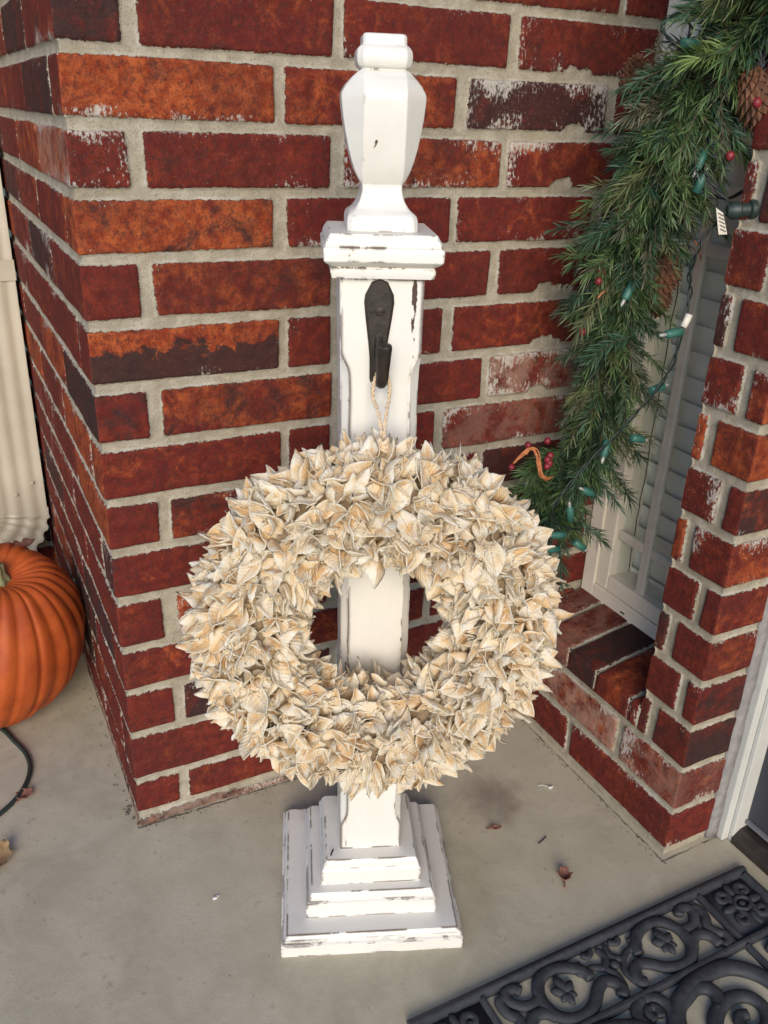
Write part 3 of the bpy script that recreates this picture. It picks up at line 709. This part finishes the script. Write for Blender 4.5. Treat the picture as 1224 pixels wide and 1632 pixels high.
at = t.attr('nc'); q = t.sep(at.outputs['Color']); col_, tt, ed = q[0], q[1], q[2]
n = t.noise(70, 4, .6, None, .3); f = t.noise(380, 3, .6)
c = t.mix(t.ss(col_, .15, .9), (.93,.84,.66), (.90,.74,.49))
c = t.mix(t.ss(t.math('ADD', n, t.math('MULTIPLY', col_, .12)), .46, .70), c, (.94,.91,.83))
warm = t.math('MULTIPLY', t.ss(t.math('SUBTRACT', t.noise(48, 4, .6, t.vm('ADD', t.P, (2,6,1))), t.math('MULTIPLY', ed, .12)), .42, .60), .85)
c = t.mix(warm, c, (.86,.62,.32))
c = t.mix(t.math('MULTIPLY', t.ss(ed, .72, 1.0), .65), c, (.86,.82,.72))
c = t.mix(t.math('MULTIPLY', t.ss(ed, .10, .02), .5), c, (.52,.36,.20))
c = t.mix(t.math('MULTIPLY', t.ss(f, .66, .78), .35), c, (.62,.43,.27))
vein = t.math('SINE', t.math('MULTIPLY', t.math('SUBTRACT', t.math('MULTIPLY', tt, 1.0), t.math('MULTIPLY', ed, .28)), 50.0))
t.put(t.b.inputs['Subsurface Weight'], 0.0)
mat_leaf = t.fin(c, .75, t.math('ADD', t.math('MULTIPLY', vein, .30), t.math('ADD', t.math('MULTIPLY', f, .5), n)), .0010, .7, spec=.3)
tl = t.n('ShaderNodeBsdfTranslucent'); t.put(tl.inputs[0], c); mx = t.n('ShaderNodeMixShader'); mx.inputs[0].default_value = .48
t.t.links.new(t.b.outputs[0], mx.inputs[1]); t.t.links.new(tl.outputs[0], mx.inputs[2]); t.t.links.new(mx.outputs[0], t.out.inputs[0])
lv = mk('dried_leaves', m, mat_leaf, wr)
md = lv.modifiers.new('thickness', 'SOLIDIFY'); md.thickness = .0007
# twine loop, two twisted strands up and over the hook prong, with a knot at the wreath
M_twine = simple('natural_twine', (.74,.60,.43), .9, (.58,.43,.27), 300, 1, 400, dist=.002)
hx_l = .0022
kn = (.0020, .008, .2150)
hy = (yf-.021)-WY; hz = .7865-WZ
def strand(s_):
    path = smooth_path([kn, (hx_l+s_*.0040, .030, .240), (hx_l+s_*.0085, hy-.002, hz-.012), (hx_l+s_*.0085, hy-.001, hz+.002), (hx_l+s_*.004, hy, hz+.0155), (hx_l, hy, hz+.0165)], 12)
    return path
m = MB()
for s_ in (-1, 1):
    pth = strand(s_)
    for phs in (0, math.pi):
        pts = []
        for i, p in enumerate(pth):
            a = phs+i*.75; pts.append(p+Vector((.0012*math.cos(a), .0012*math.sin(a), 0)))
        m.tube(pts, .0013, 6)
for i in range(3):
    pts = [(kn[0]+.0060*math.cos(a)*(1-.15*i), kn[1]-.002+.005*math.sin(a), kn[2]+.002*math.sin(a*2+i)-.004+.0045*i) for a in [2*math.pi*k/14 for k in range(14)]]
    m.tube(pts, .0026, 7, closed=True)
mk('twine_loop', m, M_twine, wr)

# ------------------------------------------------------------------ rubber door mat
mat = thing('door_mat', 'black rubber door mat cast in openwork scrolls, lying before the dark door', 'door mat', (.5235,-.92,0))
MX0, MX1, MY0, MY1 = .2285, .8185, -.48, -1.37
mc = (.5235, -.925)
def ml(m): m.v = [(x-.5235, y+.92, z) for x, y, z in m.v]; return m
def bar(m, x0, y0, x1, y1, w_, h):
    a = Vector((x0,y0,0)); b = Vector((x1,y1,0)); t_ = (b-a).normalized(); n_ = Vector((-t_.y, t_.x, 0))
    prof = [(-w_,.0012),(-w_,h*.45),(-w_*.72,h*.55),(-w_*.45,h*.93),(0,h),(w_*.45,h*.93),(w_*.72,h*.55),(w_,h*.45),(w_,.0012)]
    m.loops([[tuple(p+n_*o_+Vector((0,0,z_))) for o_, z_ in prof] for p in (a, b)])
HM = .011
m = MB(); e = .0085
bar(m, MX0, MY0-e, MX1, MY0-e, e, HM); bar(m, MX0, MY1+e, MX1, MY1+e, e, HM)
bar(m, MX0+e, MY0-2*e, MX0+e, MY1+2*e, e, HM); bar(m, MX1-e, MY0-2*e, MX1-e, MY1+2*e, e, HM)
mk('mat_border', ml(m), M_rubber, mat, True, sharp=50)
m = MB(); I = .1035; xi0, xi1, yi0, yi1 = .332, .715, MY0-I, MY1+I
bar(m, MX0+2*e, yi0, MX1-2*e, yi0, .006, .0105); bar(m, MX0+2*e, yi1, MX1-2*e, yi1, .006, .0105)
bar(m, xi0, MY0-2*e, xi0, yi0+.006, .005, .0098); bar(m, xi1, MY0-2*e, xi1, yi0+.006, .005, .0098)
bar(m, xi0, yi0-.006, xi0, yi1+.006, .005, .0098); bar(m, xi1, yi0-.006, xi1, yi1+.006, .005, .0098)
bar(m, xi0, yi1-.006, xi0, MY1+2*e, .005, .0098); bar(m, xi1, yi1-.006, xi1, MY1+2*e, .005, .0098)
mk('mat_bars', ml(m), M_rubber, mat, True, sharp=50)
def sc(m, pts, r0, r1=None, z=.0045, k=6):
    P = smooth_path([(x, y, z) for x, y in pts], k); n_ = len(P); r1 = r1 or r0
    rad = [1.22*(r0+(r1-r0)*i/(n_-1)) for i in range(n_)]; rad[0] *= .7; rad[-1] *= .7
    m.tube(P, rad, 10, flat=.66, up0=(0,0,1))
def spiral(cx_, cy_, r0, turns, a0, sgn=1, n=22, r_end=.003):
    return [(cx_+(r0+(r_end-r0)*i/(n-1))*math.cos(a0+sgn*turns*2*math.pi*i/(n-1)), cy_+(r0+(r_end-r0)*i/(n-1))*math.sin(a0+sgn*turns*2*math.pi*i/(n-1))) for i in range(n)]
def fleur(m, x, y, s_, ang):
    for da, L, r_ in ((0,.019,.0062),(-.95,.015,.0055),(.95,.015,.0055),(math.pi,.013,.0045),(2.2,.011,.004),(-2.2,.011,.004)):
        a = ang+da; P = [(x+s_*L*q_*math.cos(a), y+s_*L*q_*math.sin(a), .0062) for q_ in (0,.35,.7,1)]
        m.tube(P, [r_*s_*.6, r_*s_, r_*s_*.9, r_*s_*.35], 8, flat=.7, up0=(0,0,1))
def frieze(m):      # right half of the far frieze, traced in metres; mirrored by the caller
    sc(m, [(.566,-.535),(.570,-.520),(.588,-.506),(.609,-.501),(.629,-.505),(.642,-.519),(.646,-.537),(.641,-.557),(.625,-.570),(.604,-.572),(.585,-.565),(.568,-.551),(.553,-.545),(.541,-.553),(.538,-.565),(.546,-.573)], .0072)
    fleur(m, .611, -.538, 1.35, math.pi/2)
    sc(m, [(.646,-.528),(.662,-.531),(.676,-.526),(.686,-.514),(.683,-.503),(.670,-.502),(.663,-.510)], .0064)
    sc(m, [(.684,-.508),(.697,-.511),(.697,-.527),(.688,-.540),(.692,-.553),(.700,-.562),(.696,-.573),(.684,-.576)], .0062)
    sc(m, [(.641,-.560),(.652,-.548),(.667,-.546),(.679,-.556),(.681,-.572)], .0070)
    sc(m, [(.531,-.502),(.528,-.518),(.538,-.531),(.530,-.546),(.533,-.566)], .0042)
    sc(m, [(.538,-.531),(.555,-.522),(.568,-.526),(.577,-.520),(.574,-.511),(.565,-.512)], .0042)
    sc(m, [(.538,-.500),(.549,-.506),(.556,-.500)], .0040)
def rosette(m, x, y, s_=1.0):
    m.tube([(x+.013*s_*math.cos(a), y+.010*s_*math.sin(a), .0065) for a in [2*math.pi*k/20 for k in range(20)]], .0032*s_, 8, closed=True, up0=(0,0,1))
    m.sphere((x, y, .004), .006*s_, 10, 6, (1,1,.8))
    for k in range(4):
        a = math.pi/4+k*math.pi/2
        sc(m, [(x+s_*(.012*math.cos(a)), y+s_*(.012*math.sin(a)))]+[(x+s_*(.027*math.cos(a)+q_[0]), y+s_*(.025*math.sin(a)+q_[1])) for q_ in spiral(0,0,.011,1.1,a+math.pi,1 if k % 2 else -1,12)], .0046*s_, .0034*s_, k=3)
        a2 = k*math.pi/2
        m.tube([(x+s_*r_*math.cos(a2), y+s_*r_*math.sin(a2), .005) for r_ in (.012,.020,.029,.036)], [.003*s_,.006*s_,.0055*s_,.002*s_], 8, flat=.7, up0=(0,0,1))
def web(m, x0, x1, y0, y1):   # thin rubber membrane low in the corner cells
    m.box(x0, x1, y0, y1, .0012, .0030)
def mirx(m, i0):
    n0 = len(m.v); f0 = len(m.f)
mh = MB(); frieze(mh)
m = MB(); m.v = list(mh.v); m.f = list(mh.f)
k0 = len(m.v); m.v += [(1.047-x, y, z) for x, y, z in mh.v]; m.f += [tuple(reversed([i+k0 for i in f_])) for f_ in mh.f]
m2 = MB(); m2.v = [(x, 2*mc[1]-y, z) for x, y, z in m.v]; m2.f = [tuple(reversed(f_)) for f_ in m.f]; mk('scrollwork', ml(m2), M_rubber, mat, True)
m.sphere((.5235,-.532,.005), .007, 10, 6, (1,1,.7))
for xx in (.2765+.006, .7645):
    for y_ in (-.534, 2*mc[1]+.534): m9 = MB(); rosette(m9, xx, y_, 1.05); web(m9, (MX0+.014 if xx < .5 else xx-.046), (xx+.046 if xx < .5 else MX1-.014), y_-.046, y_+.046); mk('rosette', ml(m9), M_rubber, mat, True)
mk('scrollwork', ml(m), M_rubber, mat, True)
# side bands and centre panel: large scrolls
mh = MB()
sc(mh, [(.535,-.655),(.539,-.637),(.557,-.616),(.590,-.602),(.628,-.597),(.662,-.602),(.686,-.620),(.699,-.645),(.702,-.680),(.690,-.715),(.665,-.735),(.640,-.738)], .0098, k=8)
sc(mh, [(.555,-.617),(.576,-.611),(.596,-.606),(.612,-.612),(.617,-.627),(.607,-.641)], .0085)
mh.sphere((.603,-.641,.005), .0085, 10, 6, (1,1,.8))
sc(mh, [(.575,-.690),(.575,-.672),(.584,-.655),(.603,-.642),(.628,-.637),(.651,-.644),(.660,-.662),(.651,-.680),(.633,-.688),(.617,-.681),(.613,-.669),(.622,-.660),(.634,-.664)], .0094, .0062, k=8)
sc(mh, [(.5235,-.640),(.541,-.625),(.547,-.607),(.538,-.592),(.5235,-.588)], .0068)
sc(mh, [(.5235,-.600),(.531,-.606),(.528,-.618)], .0055)
sc(mh, [(.535,-.655),(.540,-.700),(.560,-.740),(.595,-.765),(.63,-.77),(.665,-.755)], .0090)
sc(mh, spiral(.61,-.84,.065,1.6,R(60),-1,40,.008), .0092, .006, k=3)
sc(mh, [(.735,-.610),(.760,-.600),(.785,-.612),(.790,-.640),(.770,-.660),(.745,-.655),(.738,-.635),(.755,-.622)], .0066)
sc(mh, [(.770,-.660),(.740,-.680),(.730,-.710),(.745,-.735),(.775,-.735),(.790,-.715)], .0066)
sc(mh, spiral(.763,-.79,.030,1.3,R(90),1,24,.004), .0066, .005, k=3); sc(mh, spiral(.763,-.87,.030,1.3,R(-90),-1,24,.004), .0066, .005, k=3)
fleur(mh, .762, -.70, .9, -math.pi/2)
m = MB(); m.v = list(mh.v); m.f = list(mh.f)
k0 = len(m.v); m.v += [(1.047-x, y, z) for x, y, z in mh.v]; m.f += [tuple(reversed([i+k0 for i in f_])) for f_ in mh.f]
m2 = MB(); m2.v = [(x, 2*mc[1]-y, z) for x, y, z in m.v]; m2.f = [tuple(reversed(f_)) for f_ in m.f]; mk('scrollwork', ml(m2), M_rubber, mat, True)
mk('scrollwork', ml(m), M_rubber, mat, True)

# ------------------------------------------------------------------ pine garland
gpath = smooth_path([(.60,-.42,1.62),(.64,-.40,1.42),(.672,-.36,1.27),(.740,-.30,1.185),(.690,-.25,1.090),(.690,-.20,1.015),(.700,-.18,.945),(.695,-.16,.862),(.722,-.14,.762),(.712,-.13,.668),(.722,-.12,.585),(.672,-.115,.515),(.655,-.115,.475)], 10)
gar = thing('pine_garland', 'artificial pine garland with cones and berries hanging down beside the window', 'garland', (.672,-.115,.42))
GO = Vector((.672,-.115,.42))
gr = random.Random(21)
M_needle = None
t = NT('pine_needles'); at = t.attr('nc'); M_needle = t.fin(at.outputs['Color'], .55, spec=.35)
m = MB(); m.c = []; ms = MB()
pal = [((.035,.085,.022),(.10,.17,.045)),((.018,.058,.028),(.05,.12,.060)),((.05,.070,.022),(.14,.16,.055)),((.028,.075,.022),(.08,.15,.04)),((.08,.15,.025),(.20,.30,.07)),((.035,.050,.024),(.12,.12,.07)),((.014,.038,.017),(.038,.080,.036))]
def spray(m, ms, base, dr_, L, nn_, nl, tone, tipc=None, droop=.25):
    dr_ = dr_.normalized(); side = dr_.cross(Vector((gr.uniform(-1,1), gr.uniform(-1,1), gr.uniform(-1,1)))).normalized()
    pts = []
    bend = side*gr.uniform(-.3,.3)+Vector((0,0,-droop))
    for i in range(7):
        s_ = i/6; pts.append(base+dr_*(L*s_)+bend*(L*s_*s_))
    ms.tube([p-GO for p in pts], [.0011]*6+[.0005], 5)
    for k in range(nn_):
        s_ = min(.999, (k+.5)/nn_*1.0); i = int(s_*6); f = s_*6-i
        p = pts[i].lerp(pts[min(6,i+1)], f); tg = (pts[min(6,i+1)]-pts[i]).normalized() if i < 6 else dr_
        a = gr.uniform(0, 2*math.pi); u_ = tg.orthogonal().normalized(); v_ = tg.cross(u_)
        rad = u_*math.cos(a)+v_*math.sin(a); lean = gr.uniform(.40,.95) if s_ < .93 else gr.uniform(.1,.5)
        nd = (tg*math.cos(lean)+rad*math.sin(lean)).normalized(); ln = nl*gr.uniform(.7,1.15)
        wv = nd.cross(Vector((gr.uniform(-1,1), gr.uniform(-1,1), gr.uniform(-1,1)))).normalized()*.00074
        tip = p+nd*ln+Vector((0,0,-ln*.08)); mid = p+nd*(ln*.55)
        c0, c1 = pal[tone]; q_ = gr.random(); c_ = [(c0[j]+(c1[j]-c0[j])*q_) for j in range(3)]; gm = sum(c_)/3; c_ = [x*.82+gm*.15 for x in c_]
        ct = tipc if (tipc and gr.random() < .5) else [x*1.2 for x in c_]
        b0 = len(m.v); m.add([p-wv-GO, p+wv-GO, mid+wv*1.1-GO, tip-GO, mid-wv*1.1-GO], [(0,1,2,4),(4,2,3)])
        m.c += [tuple(c_)]*2+[tuple(c_), tuple(ct), tuple(c_)]
ng = len(gpath)
for i in range(1050):
    s_ = ((i/1050)**1.10)*(ng-1.01); j = int(s_); p = gpath[j].lerp(gpath[j+1], s_-j); tg = (gpath[j+1]-gpath[j]).normalized()
    a = gr.uniform(0, 2*math.pi); u_ = tg.orthogonal().normalized(); v_ = tg.cross(u_); rad = u_*math.cos(a)+v_*math.sin(a)
    frac = s_/ng
    big = 1.45 if frac < .5 else (1.2 if frac < .8 else .95)
    if rad.y > .3 and p.y > -.15: big *= .8
    big *= .80+.38*math.sin(s_*1.9+a)*math.sin(s_*.83+2*a)+.12
    tone = gr.choice([0,1,2,3,3,5,6,6] if frac > .42 else [0,1,2,3,3,4,6,5,0]); 
    if frac > .8: tone = gr.choice([1,3,6,6,0])
    tipc = gr.choice([(.26,.28,.18),(.20,.25,.12),(.15,.22,.17)]) if gr.random() < .32 else None
    dr_ = rad*gr.uniform(.7,1.2)+tg*gr.uniform(-.2,.9)
    spray(m, ms, p, dr_, gr.uniform(.030,.068)*big, int(gr.uniform(75,105)), gr.uniform(.014,.024), tone, tipc)
# a few longer sprigs that stick out of the outline
for base, dr_, L, tone in (((.69,-.11,.46),(.9,-.1,-.15),.075,6),((.66,-.12,.52),(-.8,-.2,.25),.085,3),((.66,-.12,.48),(-1,-.1,-.1),.08,1),((.70,-.2,.78),(-1,.1,.15),.07,1),((.70,-.23,1.08),(-1,.2,-.05),.09,5),((.70,-.23,1.03),(-1,.2,-.5),.10,2),((.70,-.2,.95),(-1,.1,-.3),.09,1),
                           ((.69,-.17,.87),(-.9,-.1,-.5),.10,2),((.69,-.17,.90),(-.9,-.3,-.2),.10,0),((.74,-.13,.62),(.8,0,-.4),.09,6),((.74,-.13,.56),(.8,-.1,-.6),.09,6),((.73,-.14,.70),(.8,0,-.2),.09,5),((.68,-.12,.43),(.2,-.1,-1),.07,6),((.72,-.25,1.05),(.4,-.4,-.3),.08,4),((.665,-.12,.555),(-1,0,.45),.07,3),((.665,-.12,.535),(-1,0,.1),.09,0),((.66,-.12,.51),(-1,-.1,.1),.09,6),((.665,-.12,.59),(-1,.1,-.2),.06,3),((.72,-.31,1.21),(-1,.3,.1),.10,6),((.72,-.32,1.20),(-1,.5,-.1),.11,1),((.73,-.31,1.22),(-1,.2,.3),.11,3),((.72,-.31,1.19),(-1,.2,-.3),.09,0),((.72,-.31,1.17),(-1,0,-.7),.08,3),((.71,-.33,1.22),(-1,.1,-.2),.09,2),((.72,-.30,1.15),(-1,0,-.4),.09,4),((.70,-.28,1.12),(-1,0,.4),.07,0),((.74,-.31,1.21),(-.7,-.2,-.6),.08,1),((.72,-.32,1.24),(-1,0,.1),.08,3)):
    spray(m, ms, Vector(base), Vector(dr_), L, 120, .030, tone, (.36,.38,.25) if tone in (5,0) else None)
fo = mk('foliage', m, M_needle, gar, False)
ms.tube([p-GO for p in gpath], .004, 6)
mk('branch_stems', ms, M_stem, gar)
def cone(c, ax, L, r, parent):
    m = MB(); ax = Vector(ax).normalized(); u_ = ax.orthogonal().normalized(); v_ = ax.cross(u_); c = Vector(c)-GO
    n_ = 120
    for k in range(n_):
        s_ = k/n_; a = k*2.399; z_ = (s_-.5)*L; rr = r*math.sin(math.pi*(.12+.83*s_))**.7
        rad = u_*math.cos(a)+v_*math.sin(a); tan = ax.cross(rad); p = c+ax*z_
        tip = p+rad*rr+ax*(.35*rr); w_ = rr*.24
        m.add([p+tan*w_*.3, p-tan*w_*.3, p+rad*rr*.7-tan*w_+ax*.002, tip, p+rad*rr*.7+tan*w_+ax*.002, p+rad*rr*.75+ax*.0005-ax*.0035], [(0,1,2,3,4),(0,5,1),(1,5,2),(2,5,3),(3,5,4),(4,5,0)])
    m.tube([c-ax*L*.5, c, c+ax*L*.5], [r*.3, r*.45, r*.2], 8)
    return mk('pine_cone', m, M_cone, parent, False)
cone((.728,-.305,1.078), (.5,-.2,-1), .070, .026, gar)
cone((.762,-.165,.865), (.2,-.1,-1), .075, .028, gar); cone((.765,-.155,.825), (.3,-.1,-1), .06, .026, gar)
cone((.705,-.12,1.10), (-.3,-.3,1), .06, .024, gar); cone((.735,-.10,.555), (.3,-.1,-1), .05, .020, gar); cone((.70,-.10,.475), (.1,-.4,-1), .05, .018, gar)
def berry(x, y, z, r=.0054):
    m = MB(); m.sphere((x-GO.x, y-GO.y, z-GO.z), r, 12, 8, (1,1,1.08)); mk('berry', m, M_berry, gar)
def P3(x, y, z): return (x, y, z)
for b in ((.6385,-.18,.868),(.6365,-.18,.856),(.6285,-.17,.786),(.700,-.33,1.075),(.706,-.30,1.018),(.795,-.30,1.14)): berry(*b)
for b in ((.628,-.13,.583),(.632,-.131,.577),(.627,-.132,.573),(.634,-.128,.588),(.612,-.10,.598),(.585,-.10,.566),(.648,-.10,.600)): berry(*b)
# raffia curl
rf = MB()
for i in range(7):
    q = lambda s_: gr.uniform(-s_, s_)
    pts = [(.639,-.135,.5555),(.624+q(.003),-.14,.556+q(.003)),(.610+q(.003),-.143,.566+q(.003)),(.602+q(.003),-.143,.585+q(.003)),(.598+q(.003),-.140,.603+q(.003)),(.588+q(.003),-.138,.610+q(.002)),(.578+q(.004),-.137,.602+q(.003))]
    if i < 3: pts.append((.562+q(.004),-.136,.588+q(.003)))
    rf.tube([Vector(p)-GO for p in smooth_path(pts, 6)], .0011, 5)
for (a, b) in (((.640,-.195,.845),(.622,-.20,.838)),((.770,-.31,1.075),(.785,-.33,1.045)),((.757,-.22,.91),(.775,-.22,.885)),((.720,-.33,1.195),(.745,-.345,1.175))):
    r2 = MB(); r2.tube([Vector(a)-GO, (Vector(a)+Vector(b))/2-GO+Vector((0,0,.003)), Vector(b)-GO], .0010, 5); mk('raffia_strand', r2, M_raffia, gar)
mk('raffia_bow', rf, M_raffia, gar)

# ------------------------------------------------------------------ string lights woven through the garland
lt = thing('string_lights', 'unlit string lights with green sockets wound through the pine garland', 'string lights', (.70,-.16,.42))
LO = Vector((.70,-.16,.42))
wire1 = smooth_path([(.70,-.36,1.26),(.700,-.36,1.20),(.668,-.26,1.175),(.640,-.235,1.160),(.632,-.235,1.148),(.634,-.25,1.136),(.645,-.255,1.131),(.662,-.25,1.148),(.655,-.245,1.165),(.690,-.27,1.155),(.70,-.28,1.10),(.74,-.27,1.02),(.70,-.26,.99),(.765,-.25,.965),(.800,-.26,.985)], 8)
wire2 = smooth_path([(.680,-.29,1.00),(.690,-.30,.984),(.7050,-.312,.967),(.7030,-.312,.955),(.690,-.30,.930),(.6816,-.30,.910),(.690,-.285,.880),(.703,-.28,.855),(.700,-.28,.815),(.700,-.275,.765),(.690,-.265,.724),(.675,-.25,.690),(.655,-.235,.650),(.632,-.22,.615),(.605,-.215,.580),(.585,-.21,.545),(.600,-.20,.515),(.640,-.185,.490),(.672,-.175,.478)], 8)
m = MB()
for W_, amp in ((wire1,.0020),(wire2,.0020)):
    for phs in (0, math.pi):
        m.tube([p+Vector((amp*math.cos(phs+i*.55), amp*math.sin(phs+i*.55), 0))-LO for i, p in enumerate(W_)], .0012, 6)
mk('wire', m, M_wire, lt)
def socket(p, ax):
    p = Vector(p); ax = Vector(ax).normalized(); m = MB()
    m.tube([p-ax*.0125-LO, p-ax*.012-LO, p-LO, p+ax*.011-LO, p+ax*.0125-LO], [.0036,.0054,.0058,.0054,.0044], 10)
    s_ = mk('bulb_socket', m, M_socket, lt)
    m = MB(); m.tube([p+ax*.0122-LO, p+ax*.016-LO, p+ax*.020-LO, p+ax*.023-LO], [.0024,.0026,.0022,.0010], 8); mk('bulb', m, M_bulb, s_)
for p, ax in (((.6520,-.262,1.1330),(1,.0,-.05)),((.7050,-.262,.985),(.35,-.1,1)),((.700,-.262,1.012),(-.5,-.1,-.9)),((.660,-.215,.848),(-.6,-.1,-1)),((.682,-.285,.806),(-1,.1,-.1)),((.700,-.255,.722),(.8,.1,.1)),
              ((.7220,-.212,.632),(1,.0,-.25)),((.6700,-.205,.622),(-.3,-.2,-1)),((.6500,-.205,.5560),(-1,-.1,.55)),((.6300,-.195,.520),(-.3,-.1,1)),
              ((.6080,-.20,.4920),(-1,0,.15)),((.600,-.20,.470),(-1,0,.2)),((.6560,-.195,.4630),(.8,-.1,-.6))): socket(p, ax)
m = MB(); a = Vector((.7000,-.316,.958)); ax = Vector((1,-.45,.10)).normalized()
m.tube([a-LO, a+ax*.006-LO, a+ax*.014-LO, a+ax*.016-LO, a+ax*.026-LO, a+ax*.028-LO, a+ax*.034-LO], [.006,.0105,.0105,.008,.008,.0115,.0115], 12)
mk('plug', m, M_cordg, lt, True, sharp=40)
m = MB(); a = Vector((.680,-.318,.962)); 
m.add([a-LO, a+Vector((.013,0,-.006))-LO, a+Vector((.022,-.004,-.030))-LO, a+Vector((.008,-.004,-.030))-LO]+[a+Vector((0,.0006,0))-LO, a+Vector((.013,.0006,-.006))-LO, a+Vector((.022,-.0034,-.030))-LO, a+Vector((.008,-.0034,-.030))-LO], [(0,3,2,1),(4,5,6,7),(0,1,5,4),(1,2,6,5),(2,3,7,6),(3,0,4,7)])
tg_ = mk('label_tag', m, M_tagp, lt, False)
m = MB()
for i in range(5):
    s_ = .14+i*.17; p = a+Vector((.002+.008*s_, -.0012-.004*s_, -.002-.026*s_))-LO; q = p+Vector((.0095,0,-.0035))
    m.tube([p, p.lerp(q, .5), q], .0005, 4)
mk('print', m, M_print, tg_)
m = MB(); a = Vector((.698,-.283,.812)); m.tube([a-LO, a+Vector((.004,0,.008))-LO, a+Vector((.007,0,.016))-LO], .0048, 8); mk('wire_label', m, M_tagp, lt)

# ------------------------------------------------------------------ extension cord and litter on the floor
m = MB(); m.tube(smooth_path([(-.30,.42,.004),(-.22,.395,.004),(-.178,.340,.004),(-.158,.290,.004),(-.143,.245,.004),(-.1405,.205,.004),(-.152,.165,.004),(-.175,.130,.004),(-.215,.100,.004),(-.30,.06,.004),(-.42,.05,.004)], 10), .0040, 10)
tag(mk('extension_cord', m, M_cordg, None, True, loc=(-.16,.2,0)), 'dark green extension cord curving out from under the pumpkin', 'cord')
def flat_leaf(loc, L, Wd, rz, mat_, label, seed, curl=.35, cat='leaf'):
    r_ = random.Random(seed); m = MB(); nl, nw = 12, 7; vs = []
    for i in range(nl):
        t_ = i/(nl-1); w_ = Wd*.5*(math.sin(math.pi*(.04+.94*t_))**.7)*(1+.28*math.sin(t_*17+seed))
        for j in range(nw):
            s_ = (j/(nw-1)-.5)*2
            vs.append((t_*L-L/2, s_*w_, .0022+curl*(abs(s_)**2)*w_+curl*.35*L*(2*t_-1)**2+r_.uniform(0,.0016)*L/.03))
    m.add(vs, [(i*nw+j, i*nw+j+1, (i+1)*nw+j+1, (i+1)*nw+j) for i in range(nl-1) for j in range(nw-1)])
    m.tube([(-L/2-L*.25,0,.003),(-L/2,0,.003),(0,0,.0035)], [.0006,.0006,.0004], 5)
    o = mk('dried_leaf', m, mat_, None, True); o.location = loc; o.rotation_euler = (0,0,rz)
    md = o.modifiers.new('thickness', 'SOLIDIFY'); md.thickness = .0006
    return tag(o, label, cat)
flat_leaf((-.156,.139,.0), .030, .024, .6, M_leafb, 'small brown dry leaf lying against the green cord', 3)
flat_leaf((-.205,.010,.0), .060, .030, 1.2, M_leaft, 'large tan dry leaf on the concrete at the left edge', 4, .5)
flat_leaf((.5535,-.3815,.0), .026, .021, 1.0, M_leafb, 'crumpled reddish leaf scrap on open concrete between post and mat', 5, 1.0)
flat_leaf((.515,-.2525,.0), .020, .009, -.4, M_leafb, 'tiny curled brown leaf scrap behind the right of the post base', 6, .7)
flat_leaf((-.075,.700,.180), .055, .035, .3, M_leafb, 'dark dead leaf caught behind the pumpkin at the downspout elbow', 8, .5)
m = MB(); m.tube([(-.010,-.003,.0010),(0,0,.0012),(.010,.004,.0010)], .0009, 6); o = mk('twig', m, M_stick, None); o.location = (.571,-.304,0); tag(o, 'short black twig on the concrete near the right of the post', 'twig')
m = MB(); m.tube([(-.0045,.0005,.0012),(0,0,.0022),(.006,-.001,.0012)], .0011, 6); o = mk('twig', m, M_stick, None); o.location = pl(-.0545,-.0505,.1087); o.rotation_euler = (0,0,1.0); tag(o, 'tiny black twig lying on the top step of the post base', 'twig')
m = MB(); m.tube(smooth_path([(-.014,.008,.0015),(-.008,.005,.004),(0,0,.0015),(.003,-.004,.003)], 5), .0005, 5); m.sphere((.003,-.004,.002), .0030, 8, 6, (1.3,1,.6)); m.sphere((.007,-.003,.0015), .0022, 8, 6, (1.4,1,.6))
o = mk('lint_thread', m, M_thread, None); o.location = (.652,-.208,0); tag(o, 'wisp of white lint with a thin tail on the concrete by the low brick wall', 'lint')
m = MB(); m.sphere((0,0,.0012), .0035, 10, 6, (1.2,.8,.4)); m.sphere((.004,.002,.001), .0022, 8, 6, (1.3,.8,.4)); o = mk('paint_chip', m, M_thread, None); o.location = (.0666,-.1916,0); tag(o, 'white fleck on the concrete left of the post base', 'paint fleck')

# grit and crumbs gathered along the foot of the walls
m = MB(); r8 = random.Random(31)
def crumb(x, y, r_):
    b = [(x+r_*math.cos(a)*r8.uniform(.6,1.2), y+r_*math.sin(a)*r8.uniform(.6,1.2), .0004) for a in (0,1.3,2.5,3.8,5.1)]
    m.add(b+[(x+r8.uniform(-.3,.3)*r_, y+r8.uniform(-.3,.3)*r_, r_*r8.uniform(.5,1.1))], [(0,1,5),(1,2,5),(2,3,5),(3,4,5),(4,0,5)])
for i in range(150): crumb(r8.uniform(.0,.70), -.006-abs(r8.gauss(0,.006)), r8.uniform(.0006,.0018))
for i in range(70): crumb(W-.006-abs(r8.gauss(0,.006)), r8.uniform(-.41,0), r8.uniform(.0006,.0016))
for i in range(60): crumb(-.006-abs(r8.gauss(0,.008)), r8.uniform(0,.6), r8.uniform(.0006,.0022))
for i in range(70): crumb(r8.uniform(-.25,.75), r8.uniform(-.6,-.05), r8.uniform(.0004,.0011))
for i in range(9): crumb(-.004-r8.uniform(0,.012), r8.uniform(.015,.06), r8.uniform(.002,.0035))
o = mk('dirt_crumbs', m, simple('crumb_brown', (.06,.045,.035), .9, (.14,.11,.085), 300), None, False); o['kind'] = 'stuff'; tag(o, 'small dark grit and crumbs scattered on the concrete along the brick walls', 'grit')
